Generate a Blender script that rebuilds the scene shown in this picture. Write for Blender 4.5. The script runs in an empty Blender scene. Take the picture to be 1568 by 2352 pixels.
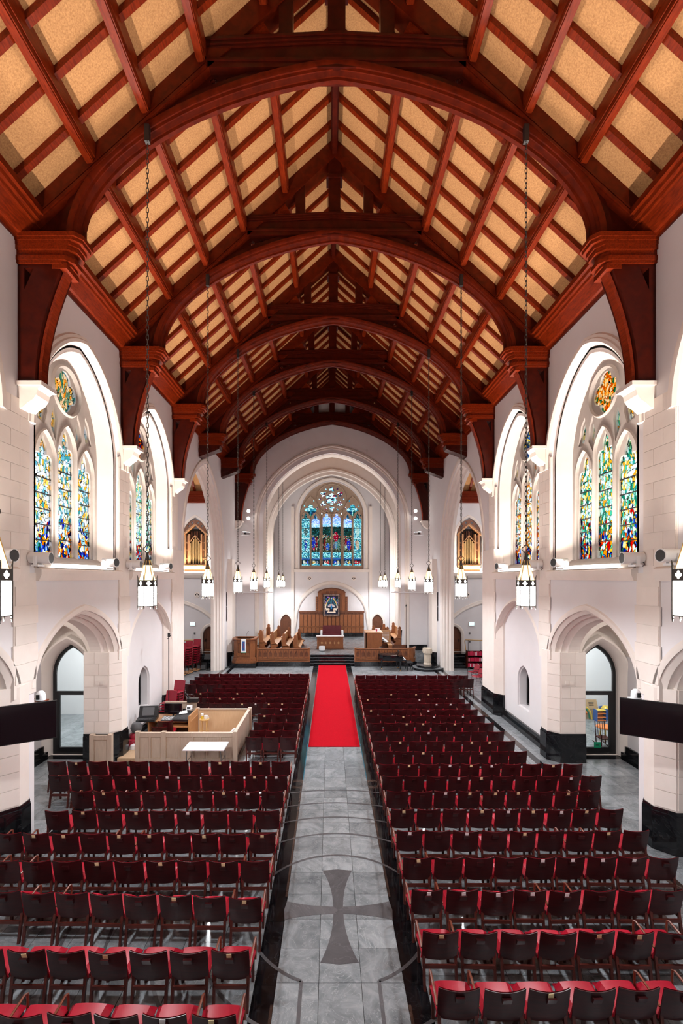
import bpy, bmesh, math, random
from mathutils import Vector, Matrix
from mathutils.geometry import delaunay_2d_cdt
PI = math.pi
RND = random.Random(11)
SC = bpy.context.scene
COL = SC.collection

# ------------------------------------------------------------------ camera, world, exposure
CAM_H = 5.8
cd = bpy.data.cameras.new('camera'); cam = bpy.data.objects.new('camera', cd); COL.objects.link(cam)
cam.location = (-0.145, 0.0, CAM_H); cam.rotation_euler = (PI/2, 0, 0)
cd.sensor_fit = 'VERTICAL'; cd.sensor_height = 36.0; cd.sensor_width = 24.0
cd.lens = 1050/2352*36.0
cd.shift_x = 26.5/2352; cd.shift_y = 150/2352
cd.clip_start = 0.05; cd.clip_end = 300
SC.camera = cam
wd = bpy.data.worlds.new('sky'); SC.world = wd; wd.use_nodes = True
bg = wd.node_tree.nodes['Background']; bg.inputs[0].default_value = (0.86, 0.93, 1.0, 1); bg.inputs[1].default_value = 3.4
SC.view_settings.view_transform = 'Standard'; SC.view_settings.look = 'None'
SC.view_settings.gamma = 1.0; SC.view_settings.use_curve_mapping = False
SC.view_settings.exposure = 0.0
SC.cycles.use_denoising = True; SC.cycles.debug_use_spatial_splits = True
SC.cycles.use_adaptive_sampling = True; SC.cycles.adaptive_threshold = 0.07; SC.cycles.adaptive_min_samples = 12
SC.cycles.max_bounces = 5; SC.cycles.diffuse_bounces = 3; SC.cycles.glossy_bounces = 3
SC.cycles.transparent_max_bounces = 8; SC.cycles.caustics_reflective = False; SC.cycles.caustics_refractive = False
SC.cycles.sample_clamp_indirect = 6.0
LED_W = 350.0        # power of one window-sill uplight
LED_C = (1.0, 0.87, 0.77)
LAN_W = 140.0        # power of one lantern's downlight
def area(name, loc, sx, sy, power, col, rot=(0, 0, 0), spread=PI, parent=None):
    l = bpy.data.lights.new(name, 'AREA'); l.shape = 'RECTANGLE'; l.size = sx; l.size_y = sy
    l.energy = power; l.color = col; l.spread = spread
    o = bpy.data.objects.new(name, l); COL.objects.link(o); o.location = loc; o.rotation_euler = rot
    if parent: o.parent = parent
    return o
def spot(name, loc, target, power, col, ang, parent=None, blend=0.6, size=0.12):
    l = bpy.data.lights.new(name, 'SPOT'); l.energy = power; l.color = col; l.spot_size = ang; l.spot_blend = blend
    l.shadow_soft_size = size
    o = bpy.data.objects.new(name, l); COL.objects.link(o); o.location = loc
    o.rotation_euler = (Vector(target)-Vector(loc)).to_track_quat('-Z', 'Y').to_euler()
    return o

# ------------------------------------------------------------------ geometry helpers
def inside(p, poly):
    x, y = p; c = False; n = len(poly); j = n-1
    for i in range(n):
        a, b = poly[i], poly[j]
        if (a[1] > y) != (b[1] > y) and x < (b[0]-a[0])*(y-a[1])/(b[1]-a[1])+a[0]: c = not c
        j = i
    return c
class MB:
    def __init__(s): s.v = []; s.f = []; s.mi = []; s.m = 0
    def add(s, vs, fs):
        k = len(s.v); s.v += [tuple(v) for v in vs]
        for f in fs: s.f.append([i+k for i in f]); s.mi.append(s.m)
        return s
    def hexa(s, p):
        return s.add(p, [(0,3,2,1),(4,5,6,7),(0,1,5,4),(1,2,6,5),(2,3,7,6),(3,0,4,7)])
    def box(s, x0, x1, y0, y1, z0, z1):
        return s.hexa([(x0,y0,z0),(x1,y0,z0),(x1,y1,z0),(x0,y1,z0),(x0,y0,z1),(x1,y0,z1),(x1,y1,z1),(x0,y1,z1)])
    def bbox(s, x0, x1, y0, y1, z0, z1, b):      # box with chamfered top edge
        s.box(x0, x1, y0, y1, z0, z1-b)
        return s.hexa([(x0,y0,z1-b),(x1,y0,z1-b),(x1,y1,z1-b),(x0,y1,z1-b),(x0+b,y0+b,z1),(x1-b,y0+b,z1),(x1-b,y1-b,z1),(x0+b,y1-b,z1)])
    def plate(s, outer, holes, w0, w1, M):
        loops = [outer]+list(holes); V = []; E = []
        for L in loops:
            k = len(V); V += [Vector((p[0], p[1])) for p in L]; n = len(L); E += [(k+i, k+(i+1) % n) for i in range(n)]
        r = delaunay_2d_cdt(V, E, [], 1 if True else 0, 1e-6)
        pv = [(p[0], p[1]) for p in r[0]]; tri = []
        for f in r[2]:
            c = (sum(pv[i][0] for i in f)/len(f), sum(pv[i][1] for i in f)/len(f))
            if inside(c, outer) and not any(inside(c, h) for h in holes): tri.append(f)
        s.add([M(p[0], p[1], w0) for p in pv], tri)
        s.add([M(p[0], p[1], w1) for p in pv], [tuple(reversed(t)) for t in tri])
        for L in loops:
            n = len(L)
            s.add([M(p[0], p[1], w0) for p in L]+[M(p[0], p[1], w1) for p in L], [(i, (i+1) % n, n+(i+1) % n, n+i) for i in range(n)])
        return s
    def sweep(s, path, prof, M, closed=False, caps=True):   # prof: (outward normal, w)
        n = len(path); m = len(prof); V = []
        for i in range(n):
            a = path[i-1] if (i > 0 or closed) else path[i]; b = path[(i+1) % n] if (i < n-1 or closed) else path[i]
            p = path[i]
            def nrm(q, r):
                d = Vector((r[0]-q[0], r[1]-q[1]))
                return Vector((-d.y, d.x)).normalized() if d.length > 1e-9 else None
            n1, n2 = nrm(a, p), nrm(p, b)
            if n1 is None: N = n2
            elif n2 is None: N = n1
            else:
                N = (n1+n2); L = N.length
                N = N.normalized()/max(0.4, N.normalized().dot(n1)) if L > 1e-6 else n1
            V += [M(p[0]+N.x*q[0], p[1]+N.y*q[0], q[1]) for q in prof]
        F = []
        for i in range(n if closed else n-1):
            j = (i+1) % n
            for k in range(m): l = (k+1) % m; F.append((i*m+k, i*m+l, j*m+l, j*m+k))
        if caps and not closed: F += [tuple(range(m)), tuple(range((n-1)*m+m-1, (n-1)*m-1, -1))]
        return s.add(V, F)
    def tube(s, pts, r, n=6, closed=False, rs=None):
        P = [Vector(p) for p in pts]; V = []; N = len(P); up = None
        for i, p in enumerate(P):
            a = P[i-1] if (i > 0 or closed) else p; b = P[(i+1) % N] if (i < N-1 or closed) else p
            t = (b-a).normalized()
            if up is None:
                up = Vector((0, 0, 1)) if abs(t.z) < 0.9 else Vector((1, 0, 0))
            x = t.cross(up)
            x = x.normalized() if x.length > 1e-5 else t.orthogonal().normalized()
            y = x.cross(t).normalized(); up = y
            rr = rs[i] if rs else r
            V += [p+x*rr*math.cos(2*PI*k/n)+y*rr*math.sin(2*PI*k/n) for k in range(n)]
        F = []
        for i in range(N if closed else N-1):
            j = (i+1) % N
            for k in range(n): l = (k+1) % n; F.append((i*n+k, i*n+l, j*n+l, j*n+k))
        if not closed: F += [tuple(range(n-1, -1, -1)), tuple(range((N-1)*n, N*n))]
        return s.add(V, F)
    def lathe(s, prof, n=16, c=(0, 0, 0), a0=0.0):
        V = []; m = len(prof)
        for k in range(n):
            a = a0+2*PI*k/n
            V += [(c[0]+r*math.cos(a), c[1]+r*math.sin(a), c[2]+z) for r, z in prof]
        F = []
        for k in range(n):
            l = (k+1) % n
            for i in range(m-1): F.append((k*m+i, l*m+i, l*m+i+1, k*m+i+1))
        F += [tuple(k*m for k in range(n-1, -1, -1)), tuple(k*m+m-1 for k in range(n))]
        return s.add(V, F)
    def cyl(s, a, b, r, n=10, r2=None): return s.tube([a, b], r, n, rs=[r, r if r2 is None else r2])
    def xf(s, mat):
        s.v = [tuple(mat @ Vector(v)) for v in s.v]; return s
    def join(s, o, mat=None):
        k = len(s.v); s.v += [tuple(mat @ Vector(v)) if mat else v for v in o.v]
        for f, mi in zip(o.f, o.mi): s.f.append([i+k for i in f]); s.mi.append(mi)
        return s
    def mesh(s, name, mats, smooth=False):
        me = bpy.data.meshes.new(name); me.from_pydata(s.v, [], s.f)
        for m in (mats if isinstance(mats, (list, tuple)) else [mats]): me.materials.append(m)
        if any(s.mi): me.polygons.foreach_set('material_index', s.mi)
        bm = bmesh.new(); bm.from_mesh(me); bmesh.ops.remove_doubles(bm, verts=bm.verts, dist=1e-5)
        bmesh.ops.recalc_face_normals(bm, faces=bm.faces); bm.to_mesh(me); bm.free()
        if smooth:
            me.polygons.foreach_set('use_smooth', [True]*len(me.polygons)); me.set_sharp_from_angle(angle=0.7)
        return me
    def build(s, name, mats, parent=None, smooth=False):
        return link(name, s.mesh(name, mats, smooth), parent)
def link(name, me, parent=None):
    o = bpy.data.objects.new(name, me); COL.objects.link(o)
    if parent: o.parent = parent
    return o
def tag(o, label=None, cat=None, group=None, kind=None):
    if label: o['label'] = label
    if cat: o['category'] = cat
    if group: o['group'] = group
    if kind: o['kind'] = kind
    return o
def thing(name, label, cat, loc=(0, 0, 0), rz=0.0, group=None):
    o = bpy.data.objects.new(name, None); COL.objects.link(o); o.empty_display_size = 0.1
    o.location = loc; o.rotation_euler = (0, 0, rz)
    return tag(o, label, cat, group)
def copy_tree(o, parent=None):
    c = o.copy(); COL.objects.link(c); c.parent = parent
    for ch in list(o.children): copy_tree(ch, c)
    return c
def arch(c, h, z0, r, n=14, k=None):   # arch curve, low-u side to high-u side
    out = []
    if k is None and r >= h:
        R = (h*h+r*r)/(2*h); a1 = math.atan2(r, R-h)
        L = [(c-h+R-R*math.cos(a1*i/n), z0+R*math.sin(a1*i/n)) for i in range(n+1)]
    else:
        k = 0.2 if k is None else k; L = []
        for i in range(n+1):
            th = PI/2*i/n; u = math.cos(th); L.append((c-h*u, z0+r*((1-k)*math.sin(th)+k*(1-u))))
    return L+[(2*c-p[0], p[1]) for p in reversed(L[:-1])]
def opening(c, h, zb, z0, r, n=14, k=None):
    return [(c-h, zb)]+arch(c, h, z0, r, n, k)+[(c+h, zb)]
def foil(cu, cv, d, rad, n=4, a0=0.0, seg=40):
    out = []
    for i in range(seg):
        t = 2*PI*i/seg; best = 0
        for k in range(n):
            a = t-(a0+2*PI*k/n); q = rad*rad-(d*math.sin(a))**2
            if q >= 0: best = max(best, d*math.cos(a)+math.sqrt(q))
        out.append((cu+best*math.cos(t), cv+best*math.sin(t)))
    return out
def circ(cu, cv, r, n=24): return [(cu+r*math.cos(2*PI*i/n), cv+r*math.sin(2*PI*i/n)) for i in range(n)]
XZ = lambda y0=0.0: (lambda u, v, w: (u, y0+w, v))
XY = lambda z0=0.0: (lambda u, v, w: (u, v, z0+w))

# ------------------------------------------------------------------ materials
def lin(r, g, b): return tuple(((c/255)/12.92 if c/255 <= 0.04045 else ((c/255+0.055)/1.055)**2.4) for c in (r, g, b))
def mat(name, col, rough=0.6, metal=0.0, var=None, vscale=6.0, bump=None, coat=0.0, emit=None, stretch=None, rnd=0.0, spec=0.5):
    m = bpy.data.materials.new(name); m.use_nodes = True; nt = m.node_tree; N = nt.nodes; L = nt.links
    b = N['Principled BSDF']; b.inputs['Base Color'].default_value = (*col, 1); b.inputs['Roughness'].default_value = rough
    b.inputs['Metallic'].default_value = metal; b.inputs['Coat Weight'].default_value = coat; b.inputs['Coat Roughness'].default_value = 0.12
    b.inputs['Specular IOR Level'].default_value = spec
    if emit: b.inputs['Emission Color'].default_value = (*emit[:3], 1); b.inputs['Emission Strength'].default_value = emit[3]
    tc = N.new('ShaderNodeTexCoord'); src = tc.outputs['Object']
    if stretch or rnd:
        mp = N.new('ShaderNodeMapping'); L.new(src, mp.inputs[0])
        if stretch: mp.inputs['Scale'].default_value = stretch
        src = mp.outputs[0]
        if rnd:
            oi = N.new('ShaderNodeObjectInfo'); mu = N.new('ShaderNodeMath'); mu.operation = 'MULTIPLY'; mu.inputs[1].default_value = 37.0
            L.new(oi.outputs['Random'], mu.inputs[0]); L.new(mu.outputs[0], mp.inputs['Location'])
    if var:
        nz = N.new('ShaderNodeTexNoise'); nz.inputs['Scale'].default_value = vscale; nz.inputs['Detail'].default_value = 6; nz.inputs['Distortion'].default_value = 0.5
        L.new(src, nz.inputs['Vector'])
        cr = N.new('ShaderNodeValToRGB'); cr.color_ramp.elements[0].position = 0.32; cr.color_ramp.elements[1].position = 0.68
        cr.color_ramp.elements[0].color = (*var, 1); cr.color_ramp.elements[1].color = (*col, 1)
        L.new(nz.outputs['Fac'], cr.inputs[0]); out = cr.outputs[0]
        if rnd:
            oi2 = N.new('ShaderNodeObjectInfo'); hs = N.new('ShaderNodeHueSaturation'); mr = N.new('ShaderNodeMapRange')
            mr.inputs['To Min'].default_value = 1-rnd; mr.inputs['To Max'].default_value = 1+rnd
            L.new(oi2.outputs['Random'], mr.inputs['Value']); L.new(mr.outputs[0], hs.inputs['Value']); L.new(out, hs.inputs['Color']); out = hs.outputs[0]
        L.new(out, b.inputs['Base Color'])
    if bump:
        nb = N.new('ShaderNodeTexNoise'); nb.inputs['Scale'].default_value = bump[0]; nb.inputs['Detail'].default_value = 4
        L.new(src, nb.inputs['Vector']); bp = N.new('ShaderNodeBump'); bp.inputs['Strength'].default_value = bump[1]; bp.inputs['Distance'].default_value = 0.01
        L.new(nb.outputs['Fac'], bp.inputs['Height']); L.new(bp.outputs[0], b.inputs['Normal'])
    return m
def veined(name, base, dark, light, rough, vs=1.3, rnd=0.12, spec=0.5):   # slate / granite with veins
    m = bpy.data.materials.new(name); m.use_nodes = True; nt = m.node_tree; N = nt.nodes; L = nt.links; b = N['Principled BSDF']
    b.inputs['Roughness'].default_value = rough; b.inputs['Specular IOR Level'].default_value = spec
    ge = N.new('ShaderNodeNewGeometry'); oi = N.new('ShaderNodeObjectInfo')
    mu = N.new('ShaderNodeVectorMath'); mu.operation = 'SCALE'; mu.inputs[0].default_value = (13.1, 7.7, 5.3); L.new(oi.outputs['Random'], mu.inputs['Scale'])
    ad = N.new('ShaderNodeVectorMath'); L.new(ge.outputs['Position'], ad.inputs[0]); L.new(mu.outputs[0], ad.inputs[1])
    n1 = N.new('ShaderNodeTexNoise'); n1.inputs['Scale'].default_value = vs; n1.inputs['Detail'].default_value = 9; n1.inputs['Roughness'].default_value = 0.65; n1.inputs['Distortion'].default_value = 1.2
    L.new(ad.outputs[0], n1.inputs['Vector'])
    r1 = N.new('ShaderNodeValToRGB'); r1.color_ramp.elements[0].position = 0.3; r1.color_ramp.elements[1].position = 0.72
    r1.color_ramp.elements[0].color = (*dark, 1); r1.color_ramp.elements[1].color = (*base, 1); L.new(n1.outputs['Fac'], r1.inputs[0])
    n2 = N.new('ShaderNodeTexNoise'); n2.inputs['Scale'].default_value = vs*1.1; n2.inputs['Detail'].default_value = 6; n2.inputs['Distortion'].default_value = 3.0
    L.new(ad.outputs[0], n2.inputs['Vector'])
    r2 = N.new('ShaderNodeValToRGB'); e = r2.color_ramp.elements; e[0].position = 0.485; e[0].color = (0, 0, 0, 1); e[1].position = 0.515; e[1].color = (0, 0, 0, 1)
    k = e.new(0.5); k.color = (1, 1, 1, 1); L.new(n2.outputs['Fac'], r2.inputs[0])
    mx = N.new('ShaderNodeMix'); mx.data_type = 'RGBA'; L.new(r2.outputs[0], mx.inputs[0]); L.new(r1.outputs[0], mx.inputs[6]); mx.inputs[7].default_value = (*light, 1)
    hs = N.new('ShaderNodeHueSaturation'); mr = N.new('ShaderNodeMapRange'); mr.inputs['To Min'].default_value = 1-rnd; mr.inputs['To Max'].default_value = 1+rnd
    L.new(oi.outputs['Random'], mr.inputs['Value']); L.new(mr.outputs[0], hs.inputs['Value']); L.new(mx.outputs[2], hs.inputs['Color'])
    L.new(hs.outputs[0], b.inputs['Base Color'])
    bp = N.new('ShaderNodeBump'); bp.inputs['Strength'].default_value = 0.06; bp.inputs['Distance'].default_value = 0.01
    L.new(n1.outputs['Fac'], bp.inputs['Height']); L.new(bp.outputs[0], b.inputs['Normal'])
    return m
def glass_lead(name, pale, deep, zlo, zhi, scale=(1.0, 5.0, 2.6), gold=None):   # stained glass of leaded pieces; light comes through it from outside
    m = bpy.data.materials.new(name); m.use_nodes = True; nt = m.node_tree; N = nt.nodes; L = nt.links; N.remove(N['Principled BSDF'])
    ge = N.new('ShaderNodeNewGeometry'); mp = N.new('ShaderNodeMapping'); mp.inputs['Scale'].default_value = scale
    nz = N.new('ShaderNodeTexNoise'); nz.inputs['Scale'].default_value = 1.1; L.new(ge.outputs['Position'], nz.inputs['Vector'])
    va = N.new('ShaderNodeVectorMath'); va.operation = 'MULTIPLY_ADD'; va.inputs[1].default_value = (0.0, 0.5, 0.5); L.new(nz.outputs['Color'], va.inputs[0]); L.new(ge.outputs['Position'], va.inputs[2])
    L.new(va.outputs[0], mp.inputs[0])
    v1 = N.new('ShaderNodeTexVoronoi'); v1.inputs['Scale'].default_value = 1.9; v1.distance = 'CHEBYCHEV'; L.new(mp.outputs[0], v1.inputs['Vector'])
    v2 = N.new('ShaderNodeTexVoronoi'); v2.feature = 'DISTANCE_TO_EDGE'; v2.inputs['Scale'].default_value = 1.9; L.new(mp.outputs[0], v2.inputs['Vector'])
    v1.distance = 'EUCLIDEAN'
    sp = N.new('ShaderNodeSeparateColor'); L.new(v1.outputs['Color'], sp.inputs[0])
    def ramp(cols):
        r = N.new('ShaderNodeValToRGB'); r.color_ramp.interpolation = 'CONSTANT'
        for i, c in enumerate(cols):
            if i < 2: el = r.color_ramp.elements[i]; el.position = i/len(cols)
            else: el = r.color_ramp.elements.new(i/len(cols))
            el.color = (*c, 1)
        L.new(sp.outputs[0], r.inputs[0]); return r
    ra, rb = ramp(pale), ramp(deep)
    xyz = N.new('ShaderNodeSeparateXYZ'); L.new(va.outputs[0], xyz.inputs[0])
    mr = N.new('ShaderNodeMapRange'); mr.inputs['From Min'].default_value = zlo; mr.inputs['From Max'].default_value = zhi
    mr.inputs['To Min'].default_value = 1; mr.inputs['To Max'].default_value = 0; L.new(xyz.outputs['Z'], mr.inputs['Value'])
    gt = N.new('ShaderNodeMath'); gt.operation = 'GREATER_THAN'; L.new(mr.outputs[0], gt.inputs[0]); L.new(sp.outputs[1], gt.inputs[1])
    mx = N.new('ShaderNodeMix'); mx.data_type = 'RGBA'; L.new(gt.outputs[0], mx.inputs[0]); L.new(ra.outputs[0], mx.inputs[6]); L.new(rb.outputs[0], mx.inputs[7])
    tr = N.new('ShaderNodeBsdfTransparent'); L.new(mx.outputs[2], tr.inputs[0])
    ld = N.new('ShaderNodeBsdfDiffuse'); ld.inputs[0].default_value = (0.02, 0.018, 0.016, 1)
    lt = N.new('ShaderNodeMath'); lt.operation = 'LESS_THAN'; lt.inputs[1].default_value = 0.03; L.new(v2.outputs['Distance'], lt.inputs[0])
    ms = N.new('ShaderNodeMixShader'); L.new(lt.outputs[0], ms.inputs[0]); L.new(tr.outputs[0], ms.inputs[1]); L.new(ld.outputs[0], ms.inputs[2])
    L.new(ms.outputs[0], N['Material Output'].inputs[0])
    return m
def glass_attr(name):       # stained glass coloured piece by piece through a face attribute
    m = bpy.data.materials.new(name); m.use_nodes = True; nt = m.node_tree; N = nt.nodes; L = nt.links; N.remove(N['Principled BSDF'])
    at = N.new('ShaderNodeAttribute'); at.attribute_name = 'Col'
    tr = N.new('ShaderNodeBsdfTransparent'); L.new(at.outputs['Color'], tr.inputs[0]); L.new(tr.outputs[0], N['Material Output'].inputs[0])
    return m
def paint_attr(name, rough=0.8):
    m = bpy.data.materials.new(name); m.use_nodes = True; nt = m.node_tree; N = nt.nodes; b = N['Principled BSDF']; b.inputs['Roughness'].default_value = rough
    at = N.new('ShaderNodeAttribute'); at.attribute_name = 'Col'; nt.links.new(at.outputs['Color'], b.inputs['Base Color']); return m
def clear_glass(name, tint=(0.93, 0.96, 0.95)):
    m = bpy.data.materials.new(name); m.use_nodes = True; nt = m.node_tree; N = nt.nodes; L = nt.links; N.remove(N['Principled BSDF'])
    tr = N.new('ShaderNodeBsdfTransparent'); tr.inputs[0].default_value = (*tint, 1); gl = N.new('ShaderNodeBsdfGlossy'); gl.inputs['Roughness'].default_value = 0.02
    fr = N.new('ShaderNodeFresnel'); fr.inputs[0].default_value = 1.45; ms = N.new('ShaderNodeMixShader')
    L.new(fr.outputs[0], ms.inputs[0]); L.new(tr.outputs[0], ms.inputs[1]); L.new(gl.outputs[0], ms.inputs[2]); L.new(ms.outputs[0], N['Material Output'].inputs[0]); return m

m_plaster = mat('plaster', (0.80, 0.765, 0.77), 0.85, var=(0.77, 0.735, 0.74), vscale=1.2, bump=(60, 0.15))
m_stone = mat('cast_stone', (0.86, 0.775, 0.71), 0.75, var=(0.82, 0.735, 0.67), vscale=2.5, bump=(40, 0.08), rnd=0.035)
m_trace = mat('shaded_tracery_stone', (0.47, 0.425, 0.39), 0.8, var=(0.40, 0.36, 0.33), vscale=3.0)  # stone lowered in colour to hold the shading of the window tracery
m_tracep = mat('tan_tracery_stone', (0.44, 0.32, 0.24), 0.8, var=(0.38, 0.28, 0.2), vscale=3.0)
m_rough = mat('roughcast', (0.78, 0.70, 0.67), 0.95, bump=(55, 0.9))
m_roofw = mat('mahogany', (0.205, 0.021, 0.0035), 0.33, var=(0.105, 0.0095, 0.0018), vscale=5.0, coat=0.0, stretch=(6, 1, 6), spec=0.16)
m_dkwood = mat('dark_mahogany', (0.062, 0.0050, 0.0014), 0.34, var=(0.032, 0.0026, 0.0009), vscale=5.0, coat=0.05, spec=0.2)  # dark wood; truss parts get the dimness of unlit faces in this colour
m_shadewood = mat('shaded_mahogany', (0.118, 0.0105, 0.002), 0.33, var=(0.064, 0.0052, 0.0012), vscale=5.0, coat=0.0, spec=0.18)  # mahogany copy darkened where truss faces catch little light; shade put into colour
m_panel = mat('fibre_board', (0.57, 0.305, 0.125), 0.95, var=(0.38, 0.185, 0.07), vscale=34.0, bump=(90, 0.5), rnd=0.04)
m_slate = veined('slate_tile', (0.33, 0.345, 0.36), (0.13, 0.145, 0.155), (0.33, 0.345, 0.355), 0.2, vs=2.2, rnd=0.2)
m_slated = veined('dark_slate_inlay', (0.125, 0.12, 0.125), (0.075, 0.07, 0.075), (0.13, 0.125, 0.13), 0.24)
m_granb = veined('black_granite', (0.010, 0.010, 0.012), (0.004, 0.004, 0.005), (0.02, 0.02, 0.022), 0.09)
m_granbr = veined('brown_granite', (0.075, 0.045, 0.035), (0.035, 0.02, 0.016), (0.10, 0.07, 0.06), 0.15)
m_teal = mat('teal_mosaic', (0.03, 0.22, 0.30), 0.3, var=(0.01, 0.07, 0.13), vscale=30)
m_carpet = mat('red_carpet', (0.52, 0.004, 0.015), 0.95, var=(0.44, 0.003, 0.012), vscale=25, bump=(220, 0.5), spec=0.05)
m_ven = mat('chair_veneer', (0.052, 0.0075, 0.0085), 0.33, var=(0.026, 0.0045, 0.0055), vscale=4, stretch=(1, 1, 9), coat=0.06, rnd=0.15, spec=0.35)
m_leg = mat('chair_wood', (0.105, 0.020, 0.013), 0.35, var=(0.06, 0.012, 0.009), vscale=6)
m_armw = mat('arm_wood', (0.21, 0.060, 0.028), 0.35, var=(0.14, 0.035, 0.018), vscale=6)
m_red = mat('red_vinyl', (0.38, 0.009, 0.026), 0.36, var=(0.32, 0.007, 0.021), vscale=4, rnd=0.08, spec=0.3)
m_red2 = mat('bright_red_vinyl', (0.29, 0.007, 0.024), 0.42)
m_pine = mat('yellow_pine', (0.70, 0.45, 0.17), 0.45, var=(0.6, 0.36, 0.12), vscale=8)
m_card = mat('cream_card', (0.80, 0.66, 0.38), 0.8)
m_cardw = mat('white_card', (0.82, 0.80, 0.80), 0.8)
m_black = mat('black_metal', (0.012, 0.012, 0.013), 0.38)
m_iron = mat('lantern_iron', (0.07, 0.062, 0.056), 0.5, metal=0.6)
m_brass = mat('brass', (0.62, 0.38, 0.12), 0.3, metal=1.0)
m_white = mat('white_paint', (0.85, 0.84, 0.83), 0.4)
m_plastic = mat('white_plastic', (0.86, 0.86, 0.87), 0.35)
m_lglass = mat('opal_glass', (0.9, 0.86, 0.78), 0.4, emit=(1.0, 0.98, 0.95, 27.0))
m_ltop = mat('amber_glass', (0.9, 0.8, 0.6), 0.4, emit=(1.0, 0.82, 0.52, 1.5))
m_led = mat('led_diffuser', (1, 1, 1), 0.5, emit=(1.0, 0.94, 0.88, 6.0))
m_bulb = mat('lamp_lens', (1, 1, 1), 0.3, emit=(1.0, 0.93, 0.86, 30.0))
m_oak = mat('golden_oak', (0.29, 0.098, 0.031), 0.42, var=(0.20, 0.062, 0.019), vscale=6, stretch=(5, 5, 0.8), coat=0.1)
m_oakl = mat('light_oak', (0.52, 0.265, 0.115), 0.4, var=(0.42, 0.20, 0.08), vscale=6, stretch=(4, 4, 0.8))
m_oakd = mat('brown_oak', (0.17, 0.055, 0.022), 0.42, var=(0.11, 0.033, 0.013), vscale=6, stretch=(5, 5, 0.8))
m_maple = mat('pale_oak', (0.58, 0.45, 0.35), 0.5, var=(0.50, 0.375, 0.285), vscale=5, stretch=(6, 6, 0.7))
m_maplel = mat('honey_ply', (0.66, 0.46, 0.29), 0.5, var=(0.60, 0.40, 0.24), vscale=5, stretch=(6, 6, 0.7))
m_dwine = mat('wine_velvet', (0.10, 0.006, 0.012), 0.6)
m_pipe = mat('gilt_pipe', (0.80, 0.55, 0.25), 0.28, metal=0.9)
m_dark = mat('dark_interior', (0.01, 0.008, 0.007), 0.8)
m_screen = mat('tv_screen', (0.010, 0.004, 0.006), 0.08)
m_gloss = mat('piano_lacquer', (0.008, 0.008, 0.010), 0.06)
m_grey = mat('grey_plastic', (0.10, 0.10, 0.105), 0.5)
m_paper = mat('paper', (0.85, 0.85, 0.85), 0.7)
m_cardb = mat('cardboard', (0.42, 0.27, 0.14), 0.8)
m_font = mat('font_limestone', (0.66, 0.56, 0.45), 0.7, var=(0.66, 0.56, 0.45), vscale=8)
m_glass = clear_glass('door_glass')
m_blue = mat('blue_plastic', (0.02, 0.12, 0.45), 0.4)
m_orange = mat('orange_plastic', (0.8, 0.2, 0.02), 0.4)
m_yellow = mat('yellow_plastic', (0.8, 0.55, 0.05), 0.4)
m_green = mat('green_paper', (0.0, 0.30, 0.14), 0.7)
m_sign = mat('exit_sign_face', (0.7, 0.9, 0.88), 0.4, emit=(0.72, 1.0, 0.95, 0.9))
m_hymn = mat('hymnal_red', (0.55, 0.01, 0.06), 0.6)
m_room = mat('white_wall_paint', (0.80, 0.82, 0.83), 0.9)

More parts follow.
